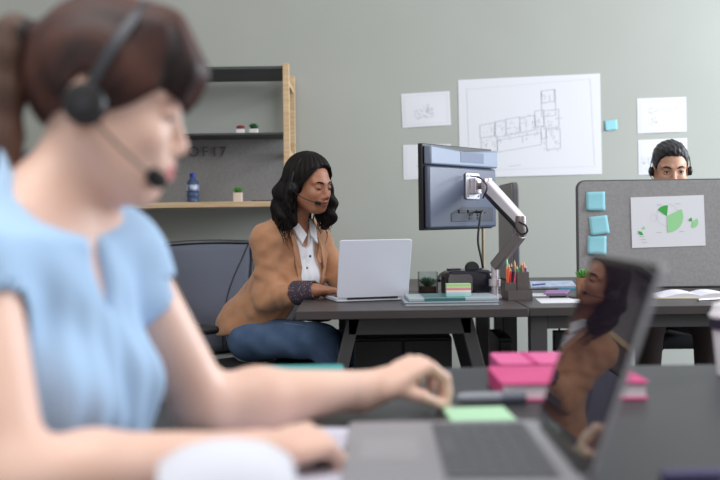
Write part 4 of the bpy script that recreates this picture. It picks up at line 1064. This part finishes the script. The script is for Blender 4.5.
for (aa, dr) in ((aR, (.75, -.5, -.25)), (aL, (.8, -.55, -.02))):
    d_ = nrm(dr); F = Field(); F.cap(aa-np.array((0, 0, .02)), aa+d_*.05-np.array((0, 0, .05)), .045, .04, .02); F.cap(aa+d_*.05-np.array((0, 0, .055)), aa+d_*.17-np.array((0, 0, .062)), .040, .030, .02)
    F.cut = lambda X, Y, Z: -Z+.002
    field_obj('shoe', F, [(tuple(aa-.2), tuple(aa+.24), .006)], skinf, W)
hs = headset(HW, 'slim black headset worn by the woman in the tan blazer', off_y=.088, mic_to=(.088, -.044, -.062), side=-1, gap=.102, cup=.8, bw=.004)

# ------------------------------------------------------------------ the man behind the partition
Mn = thing('person', 'dark haired man with a headset, only hair and eyes showing above the grey partition', 'person', (1.40, 4.95, .47))
skinM = mat('skin_olive', (196, 152, 128), .45, var=(188, 142, 118), vscale=14, mask=(160, 96, 90), sss=.12)
HM = Fr(P(670.5, 168.5, 4.55), math.atan2(-1, -.12), math.radians(14), 0, (1, 1.0, 1))
TM = Fr((HM.o[0]+.02, HM.o[1]+.12, HM.o[2]-.20), math.atan2(-1, -.05), math.radians(10), 0, (1.1, 1.12, 1.05))
F = Field(); head_field(F, HM, True, slit=.0062); neck(F, HM, TM, .055); torso_field(F, TM, bust=0)
hipm = np.array((1.40, 4.93, .57)); F.cap(TM(0, 0, -.3), hipm, .11, .13, .06)
sR, sL = TM(0, -.165, -.055), TM(0, .165, -.055); eR, eL = np.array((1.12, 4.72, .81)), np.array((1.66, 4.72, .81)); wR, wL = np.array((1.28, 4.50, .78)), np.array((1.50, 4.50, .78))
arm_field(F, sR, eR, wR); arm_field(F, sL, eL, wL)
cu = ((.3, .35, .2), (.35, .4, .2), (.4, .4, .2), (.45, .4, .2)); th_ = ((.025, .022, -.008), (.048, .045, -.018), (.07, .052, -.025), (.09, .05, -.03))
hand_field(F, wR, (.3, -.95, -.04), (0, 0, 1), 1, cu, th_, 1.05); hand_field(F, wL, (-.3, -.95, -.04), (0, 0, 1), -1, cu, th_, 1.05)
hm = HM.o
field_obj('body', F, [((1.0, 4.2, .45), (1.8, 5.15, 1.16), .009), (tuple(hm-[.13, .14, .14]), tuple(hm+[.13, .13, .13]), .0022), ((1.2, 4.26, .72), (1.58, 4.53, .83), .0035)], skinM, Mn, lipmask(HM))
eyes(Mn, HM, look=-.02)
hairM = mat('hair_black', (26, 24, 30), .45, var=(38, 36, 42), vscale=70, bump=.6, bscale=200)
brows(Mn, HM, hairM, .0044)
for s_ in (1, -1): MB().tube([HM(.0872, s_*.0195, .0030), HM(.0885, s_*.031, .0062), HM(.083, s_*.0435, .0030)], [.0010, .0016, .0012], 6).build('eyelash', hairM, Mn, world=True)
for s_ in (1, -1):
    lid = Field(); lid.ell(HM(.0732, .031*s_, 0.0008), HM.r(.0140, .0148, .0138), HM.R, .001)
    lid.cut = lambda X, Y, Z: -(HM.loc(X, Y, Z)[2]-.0050); c_ = HM(.0732, .031*s_, 0)
    field_obj('eyelid', lid, [(tuple(c_-.02), tuple(c_+.02), .0014)], mat('skin_lid_olive', (168, 122, 100), .45), Mn)
F = Field(); F.fn(capfield(HM, (.102, .080, .088), (-.014, 0, .042), ([-.13, -.07, -.02, -.0, .02, .04, .06, .09], [-.07, -.05, .0, -.01, -.015, .03, .068, .078])), tuple(hm-.16), tuple(hm+.16), .01)
F.ell(HM(.045, .0, .096), HM.r(.035, .05, .02), HM.R, .02)
F.disp = lambda X, Y, Z: .0018*np.sin(X*170+Z*60)*np.sin(Z*150+X*50)+.0012*np.sin(X*330)
field_obj('hair', F, [(tuple(hm-.16), tuple(hm+.17), .0035)], hairM, Mn)
sw = mat('navy_sweater', (40, 44, 58), .9, bump=.3)
F = Field(); torso_field(F, TM, .014, 0); F.cap(TM(0, 0, -.3), hipm, .125, .145, .06)
F.cap(sR, eR, .062, .052, .02); F.cap(eR, eR+(wR-eR)*.85, .052, .036, .02); F.cap(sL, eL, .062, .052, .02); F.cap(eL, eL+(wL-eL)*.85, .052, .036, .02)
F.cap(TM(-.012, 0, .06), TM(-.002, 0, -.01), .058, .058, .01, 's')
field_obj('sweater', F, [((.95, 4.3, .45), (1.85, 5.2, 1.18), .008)], sw, Mn)
F = Field(); F.ell(hipm, (.16, .14, .12), None, .03)
for s_ in (-1, 1):
    F.cap(hipm+[s_*.09, 0, 0], (1.42+s_*.13, 4.48, .55), .09, .068, .03); F.cap((1.42+s_*.13, 4.48, .55), (1.42+s_*.14, 4.52, .10), .066, .045, .03)
field_obj('trousers', F, [((1.1, 4.35, .06), (1.75, 5.15, .72), .010)], mat('brown_trousers', (62, 48, 46), .9, bump=.3), Mn)
for s_ in (-1, 1):
    F = Field(); a_ = np.array((1.42+s_*.14, 4.52, .06)); F.cap(a_, a_+[0, -.05, -.015], .045, .042, .02); F.cap(a_+[0, -.05, -.02], a_+[s_*.01, -.18, -.028], .042, .032, .02); F.cut = lambda X, Y, Z: -Z+.002
    field_obj('shoe', F, [(tuple(a_-.25), tuple(a_+.15), .008)], skinf, Mn)
headset(HM, 'black headset worn by the man behind the partition', off_y=.080, mic_to=(.098, -.030, -.062), side=-1, gap=.104, cup=.72, bw=.005)
c2 = copy_tree(CH); c2.location = (1.40, 4.95, 0); c2.rotation_euler = (0, 0, -math.pi/2); c2['label'] = 'black office chair of the man, mostly hidden behind the partition'

# ------------------------------------------------------------------ the front desk
FX0 = -.235; FX1 = 1.75; FY0 = .62; FY1 = 1.99
fdm = mat('charcoal_desktop', (44, 45, 50), .36, spec=.35, var=(46, 46, 50), vscale=6, stretch=(14, 1, 1))
fd = thing('front_desk', 'wide charcoal desk in the foreground carrying the dark laptop and pink notebooks', 'desk', ((FX0+FX1)/2, (FY0+FY1)/2, 0))
MB().box(FX0, FX1, FY0, FY1, DZ-.028, DZ).build('tabletop', fdm, fd, world=True, bevel=.003)
for x0 in (FX0+.12, FX1-.1):
    for y0 in (FY0+.05, FY1-.11): MB().box(x0, x0+.05, y0, y0+.05, 0, DZ-.028).build('leg', metal_dark, fd, world=True, bevel=.003)
    MB().box(x0+.005, x0+.045, FY0+.1, FY1-.11, DZ-.07, DZ-.03).build('side_rail', metal_dark, fd, world=True, bevel=.002)
# dark laptop, screen like a mirror
spg = mat('laptop_space_grey', (150, 151, 158), .38, metal=.25)
scr = bpy.data.materials.new('glossy_screen'); scr.use_nodes = True; b = scr.node_tree.nodes['Principled BSDF']
b.inputs['Base Color'].default_value = lin((36, 28, 40))+(1,); b.inputs['Roughness'].default_value = .03; b.inputs['IOR'].default_value = 2.3
b.inputs['Specular IOR Level'].default_value = .5
th0 = math.radians(-2.0)
fy = Vector((math.sin(th0), -math.cos(th0), 0)); fy = Vector((math.sin(th0)*1, -math.cos(th0), 0))
ho = Vector((.243, 1.392, DZ))
# hinge runs from far to near; the user sits at the left (-x)
hx = Vector((-math.sin(math.radians(1.0)), -math.cos(math.radians(1.0)), 0)); hy = Vector((-math.cos(math.radians(1.0)), math.sin(math.radians(1.0)), 0))
FL = laptop('laptop', ho, tuple(hx), tuple(hy), .335, .262, .243, math.radians(19.3), 'dark grey laptop in the foreground whose glossy screen mirrors the woman in tan', spg, mat('laptop_keys_grey', (84, 86, 92), .5), scr, th=.016)
# pink notebooks
pinkm = mat('pink_cover', (204, 66, 128), .5, var=(196, 58, 120), vscale=10); pg = mat('page_edges', (224, 214, 222), .8)
def notebook(x0, x1, y0, y1, z, h, label, m, band=None):
    t = thing('notebook', label, 'notebook', ((x0+x1)/2, (y0+y1)/2, z))
    w_, d_ = x1-x0, y1-y0
    MB().rbox(w_, d_, 0, .004, .012).build('lower_cover', m, t, bevel=.001)
    MB().box(-w_/2+.004, w_/2-.006, -d_/2+.005, d_/2-.005, .004, h-.004).build('page_block', pg, t)
    MB().rbox(w_, d_, h-.004, h, .012).build('upper_cover', m, t, bevel=.001)
    MB().box(-w_/2, -w_/2+.004, -d_/2+.01, d_/2-.01, .003, h-.003).build('spine', m, t, bevel=.001)
    if band: MB().box(band, band+.012, -d_/2-.001, d_/2+.001, h, h+.001).build('elastic_band', mat('band_magenta', (190, 40, 120), .6), t)
    return t
notebook(.225, .465, 1.615, 1.80, DZ, .030, 'thick pink notebook on the front desk nearest to the dark laptop', pinkm)
notebook(.25, .47, 1.815, 1.965, DZ, .032, 'pink notebook with an elastic band behind the nearest pink notebook', mat('pink_cover_light', (216, 90, 150), .5), band=-.05)
# green sticky pad, pens
gp = thing('sticky_note_pad', 'pale green sticky note pad on the front desk under the pen hand', 'sticky notes', (.172, 1.485, DZ), math.radians(3))
MB().box(-.047, .047, -.05, .05, 0, .008).build('pad', mat('green_note', (168, 210, 174), .85), gp, bevel=.001)
gm = thing('highlighter', 'grey capped marker at the fingertips of the writing hand, beyond the green pad', 'marker', (.212, 1.605, DZ+.0095), math.radians(4))
MB(rot(0, math.pi/2, 0)).lathe([(0, -.06), (.006, -.06), (.009, -.05), (.009, .01), (0, .01)], 16).build('barrel', mat('marker_grey', (140, 146, 158), .35), gm)
MB(rot(0, math.pi/2, 0)).lathe([(0, .01), (.0095, .01), (.009, .05), (0, .05)], 16).build('cap', mat('marker_cap', (104, 110, 124), .35), gm)
# teal folder at the far edge
tf = thing('teal_folder', 'thin teal folder at the far left edge of the front desk', 'folder', ((P(298, 370, 1.9).x), 1.915, DZ))
MB().rbox(.17, .14, 0, .010, .01).build('cover', mat('teal_cover', (60, 150, 152), .5), tf, bevel=.002)
MB().box(-.08, .08, -.068, .068, .0102, .0106).build('front_panel', mat('teal_cover', (60, 150, 152), .5), tf)
# papers and curled booklet by the near hand
o = MB().prism([(0, 0), (.17, -.02), (.2, .12), (.03, .15)], 0, .0015).build('paper_sheet', mat('pale_lilac_paper', (206, 206, 222), .8), None); o.location = (-.2, 1.30, DZ)
tag(o, 'pale sheet on the front desk between the forearms of the woman in blue', 'paper')
o = MB().prism([(0, 0), (.13, .01), (.12, .16), (-.02, .14)], 0, .0015).build('paper_sheet', mat('pale_lilac_paper', (206, 206, 222), .8), None); o.location = (-.135, 1.04, DZ)
tag(o, 'pale sheet lying flat under the near hand of the woman in blue', 'paper')
bk = thing('curled_booklet', 'white booklet with curled up pages in the near left foreground', 'booklet', (-.128, .93, DZ), math.radians(100))
for q in range(5):
    mb = MB(); n = 18; ys = [-1, -.9, -.6, -.2, .2, .6, .9, 1]; vs = []; fs = []; R_ = .068-.004*q; Hh = .094-.007*q; L_ = .062-.003*q
    for off in (0, .0012):
        for yy in ys:
            k_ = 1-.22*abs(yy)**3
            for i in range(n+1):
                a_ = math.pi*i/n; vs.append((-(R_-off)*math.cos(a_), yy*L_, .001+max(0, (Hh*math.sin(a_)**.75)*k_-off)))
    m_ = n+1; T_ = len(ys)*m_
    for j_ in range(len(ys)-1):
        for i in range(n):
            a_ = j_*m_+i; fs += [(a_, a_+1, a_+m_+1, a_+m_), (T_+a_, T_+a_+m_, T_+a_+m_+1, T_+a_+1)]
    for i in range(n):
        a_ = i; fs.append((a_, a_+T_, a_+1+T_, a_+1)); a_ = (len(ys)-1)*m_+i; fs.append((a_, a_+1, a_+1+T_, a_+T_))
    mb.add(vs, fs).build('page', mat('booklet_white', (214, 218, 230), .8), bk, bevel=0)
# takeaway cup at the right
cp = thing('coffee_cup', 'white takeaway cup with dark sleeve band at the right edge of the front desk', 'cup', (P(733, 370, 1.86).x, 1.86, DZ))
MB().lathe([(0, 0), (.028, 0), (.038, .105), (0, .105)], 32).build('body', mat('cup_white', (226, 226, 232), .5), cp)
MB().lathe([(.0385, .085), (.0405, .086), (.0412, .108), (.039, .109)], 32).build('band', mat('cup_band', (30, 32, 54), .5), cp)
MB().lathe([(0, .105), (.041, .105), (.042, .112), (.037, .118), (.035, .130), (.030, .133), (0, .131)], 32).build('lid', mat('cup_white', (226, 226, 232), .5), cp)
o = MB().tube([(0, 0, .006), (.07, .004, .006)], .006, 10).build('pen', mat('pen_violet', (84, 80, 124), .4), None); o.location = (P(655, 478, 1.15).x, 1.125, DZ)
tag(o, 'dark violet pen lying at the bottom right of the front desk', 'pen')

# ------------------------------------------------------------------ the woman in blue
B = thing('person', 'foreground woman with a brown ponytail and light blue blouse, writing on notes', 'person', (-.46, 1.22, .47))
skinB = mat('skin_fair', (232, 196, 180), .45, var=(228, 188, 170), vscale=10, mask=(206, 104, 112), sss=.12)
yb = math.radians(6)
HB = Fr((-.300, 1.205, 1.180), yb, math.radians(12), 0, (.90, .92, .98))
TB = Fr((-.362, 1.185, 1.055), math.radians(-22), math.radians(8), 0, (.93, .80, 1))
sR, sL = TB(0, -.165, -.055), TB(0, .165, -.055)
eR, wR = np.array(P(8, 478, .98)), np.array(P(258, 447, 1.15)); wR[2] = DZ+.030; eR[2] = DZ+.045
eL, wL = np.array(P(203, 405, 1.39)), np.array(P(376, 388, 1.52))
F = Field(); head_field(F, HB, ex=-.024); neck(F, HB, TB, .044); torso_field(F, TB)
hipb = np.array((-.46, 1.23, .575)); F.cap(TB(0, 0, -.3), hipb, .10, .12, .06)
arm_field(F, sR, eR, wR, 0, (.048, .040, .040, .026)); arm_field(F, sL, eL, wL, 0, (.048, .042, .042, .026))
kn_ = np.array(P(425, 362, 1.555)); 
tipsL = hand_field(F, wL, kn_-wL, (-.35, -.25, 1), -1, ((1.0, .75, .35), (1.05, .8, .4), (1.1, .9, .5), (1.1, 1.0, .5)), ((.022, .02, -.008), (.05, .038, -.03), (.075, .034, -.056), (.092, .024, -.076)), 1.0)
tipsR = hand_field(F, wR, (.80, .55, .06), (-.1, -.35, 1), 1, ((.7, .9, .5), (.8, 1.0, .5), (.85, 1.05, .5), (.85, 1.1, .5)), ((.022, .02, -.008), (.045, .045, -.018), (.07, .05, -.026), (.092, .04, -.03)), 1.0)
hb = HB.o
field_obj('body', F, [((-.75, .85, .45), (.05, 1.6, 1.14), .007), (tuple(hb-[.13, .13, .16]), tuple(hb+[.14, .13, .14]), .003),
                      ((-.17, 1.07, DZ-.002), (.04, 1.31, .84), .003), (tuple(wL-[.03, .09, .075]), tuple(wL+[.2, .15, .09]), .003)], skinB, B, lipmask(HB))
eyes(B, HB, look=-.4)
hairB = mat('hair_brown', (34, 22, 23), .5, spec=.35, var=(84, 50, 42), vscale=22, stretch=(.5, 2.2, .7), bump=.5, bscale=160)
brows(B, HB, hairB, .0026)
for s_ in (1, -1):
    lid = Field(); lid.ell(HB(.0732, .031*s_, 0.0008), HB.r(.0142, .0150, .0140), HB.R, .001)
    lid.cut = lambda X, Y, Z: -(HB.loc(X, Y, Z)[2]+.003); c_ = HB(.0732, .031*s_, 0)
    field_obj('eyelid', lid, [(tuple(c_-.02), tuple(c_+.02), .0014)], mat('skin_lid_fair', (214, 168, 150), .45), B)
    MB().tube([HB(.0880, s_*.0205, -.003), HB(.0895, s_*.031, -.004), HB(.084, s_*.0435, -.003)], [.0006, .0016, .001], 6).build('eyelash', hairB, B, world=True)
F = Field(); F.fn(capfield(HB, (.111, .088, .100), (-.009, 0, .036), ([-.13, -.085, -.05, -.030, -.015, .0, .012, .035, .06, .10, .13], [-.055, -.05, -.02, .024, .026, .0, -.012, .0, .018, .038, .05])), tuple(hb-.17), tuple(hb+.17), .01)
for s_ in (0, 1, -1, 2, -2):    # fringe
    F.cap(HB(.05, .018*s_, .092), HB(.096-.003*abs(s_), .018*s_, .058), .024, .014, .03); F.cap(HB(.096-.003*abs(s_), .018*s_, .058), HB(.108-.005*abs(s_), .019*s_, .026-.006*abs(s_)), .012, .005, .012)
F.cap(HB(-.10, 0, .055), HB(-.118, 0, .060), .024, .018, .015)
F.disp = lambda X, Y, Z: .0016*np.sin(HB.loc(X, Y, Z)[1]*240+HB.loc(X, Y, Z)[0]*40)
field_obj('hair', F, [(tuple(hb-.17), tuple(hb+.17), .004)], hairB, B)
hp = HB(-.124, 0, .062)
tail = [hp, hp+[-.014, 0, .004], hp+[-.026, -.004, -.022], hp+[-.028, -.006, -.07], hp+[-.029, -.006, -.12], hp+[-.028, -.004, -.165], hp+[-.022, -.002, -.20]]
F = Field(); rr = (.016, .021, .025, .026, .025, .021, .008)
for i in range(len(tail)-1): F.cap(tail[i], tail[i+1], rr[i], rr[i+1], .012)
F.disp = lambda X, Y, Z: .0014*np.sin(X*500+Y*300)
field_obj('ponytail', F, [(tuple(np.min(tail, 0)-.04), tuple(np.max(tail, 0)+.04), .004)], mat('hair_ponytail', (104, 78, 66), .5, spec=.35, var=(66, 48, 42), vscale=30, stretch=(1, 1, .2), bump=.5, bscale=160), B)
d = nrm(np.array(tail[1])-tail[0]); MB().tube([tail[0]-d*.004, tail[0]+d*.010], .021, 18).build('hair_tie', mat('hair_tie_black', (22, 20, 24), .7), B, world=True)
# blouse
bl = mat('light_blue_cotton', (170, 200, 231), .85, var=(164, 195, 228), vscale=6, bump=.3, bscale=90, stretch=(1, 1, .2))
F = Field(); torso_field(F, TB, .013); F.cap(TB(-.01, 0, -.3), hipb, .12, .145, .06)
F.cap(TB(-.022, 0, .08), TB(-.006, 0, -.02), .054, .066, .02)
for s0, e0 in ((sR, eR), (sL, eL)):
    d = nrm(e0-s0); F.cap(s0-d*.0, s0+d*(.055 if s0 is sR else .06), .050, .056, .03)
F.cap(TB(-.018, 0, .10), TB(-.006, 0, -.012), .049, .0515, .004, 's')
F.ell(TB(.075, 0, -.02), (.05, .010, .095), TB.R, .01, 's')
F.cut = lambda X, Y, Z: (TB.loc(X, Y, Z)[2]-.022+.75*TB.loc(X, Y, Z)[0])*.9
def db(X, Y, Z):
    x, y, z = TB.loc(X, Y, Z); a_ = np.arctan2(y, x+.02); k = np.clip(-(z+.07)*8, 0, 1)*(x > -.05)
    return .0035*k*np.sin(a_*22)+.002*np.sin(z*60+a_*6)
F.disp = db
for s0, e0 in ((sR, eR), (sL, eL)):
    d = nrm(e0-s0); F.cap(s0+d*(.035 if s0 is sR else .04), s0+d*.3, .047, .053, .008, 's')
field_obj('blouse', F, [((-.72, .90, .50), (-.1, 1.50, 1.13), .005)], bl, B)
# trousers, shoes and her chair, under and behind the desk
F = Field(); F.ell(hipb, (.13, .17, .12), TB.R, .03)
for s_ in (-1, 1):
    h0 = hipb+TB.R @ np.array((0, s_*.08, 0)); k0 = h0+np.array((.42, -.05, -.02)); f0 = k0+np.array((.02, 0, -.44))
    F.cap(h0, k0, .088, .064, .03); F.cap(k0, f0, .062, .042, .03)
    G = Field(); G.cap(f0-[0, 0, .03], f0+[.05, -.01, -.055], .044, .042, .02); G.cap(f0+[.05, -.01, -.055], f0+[.17, -.03, -.06], .042, .032, .02); G.cut = lambda X, Y, Z: -Z+.002
    field_obj('shoe', G, [(tuple(f0-.15), tuple(f0+.24), .008)], skinf, B)
field_obj('trousers', F, [((-.68, .9, .08), (.15, 1.5, .72), .010)], mat('dark_trousers', (44, 46, 56), .9, bump=.3), B)
c3 = copy_tree(CH); c3.location = (-.47, 1.235, 0); c3.rotation_euler = (0, 0, math.radians(-16)); c3['label'] = 'black office chair of the woman in the blue blouse, almost hidden by her'
headset(HB, 'black headset with round ear cup worn by the woman in the blue blouse', off_y=.088, mic_to=(.080, -.045, -.076), mic=1.6, side=-1, gap=.118, cup=.80, tilt=math.radians(17), dx=-.012, bw=.006)
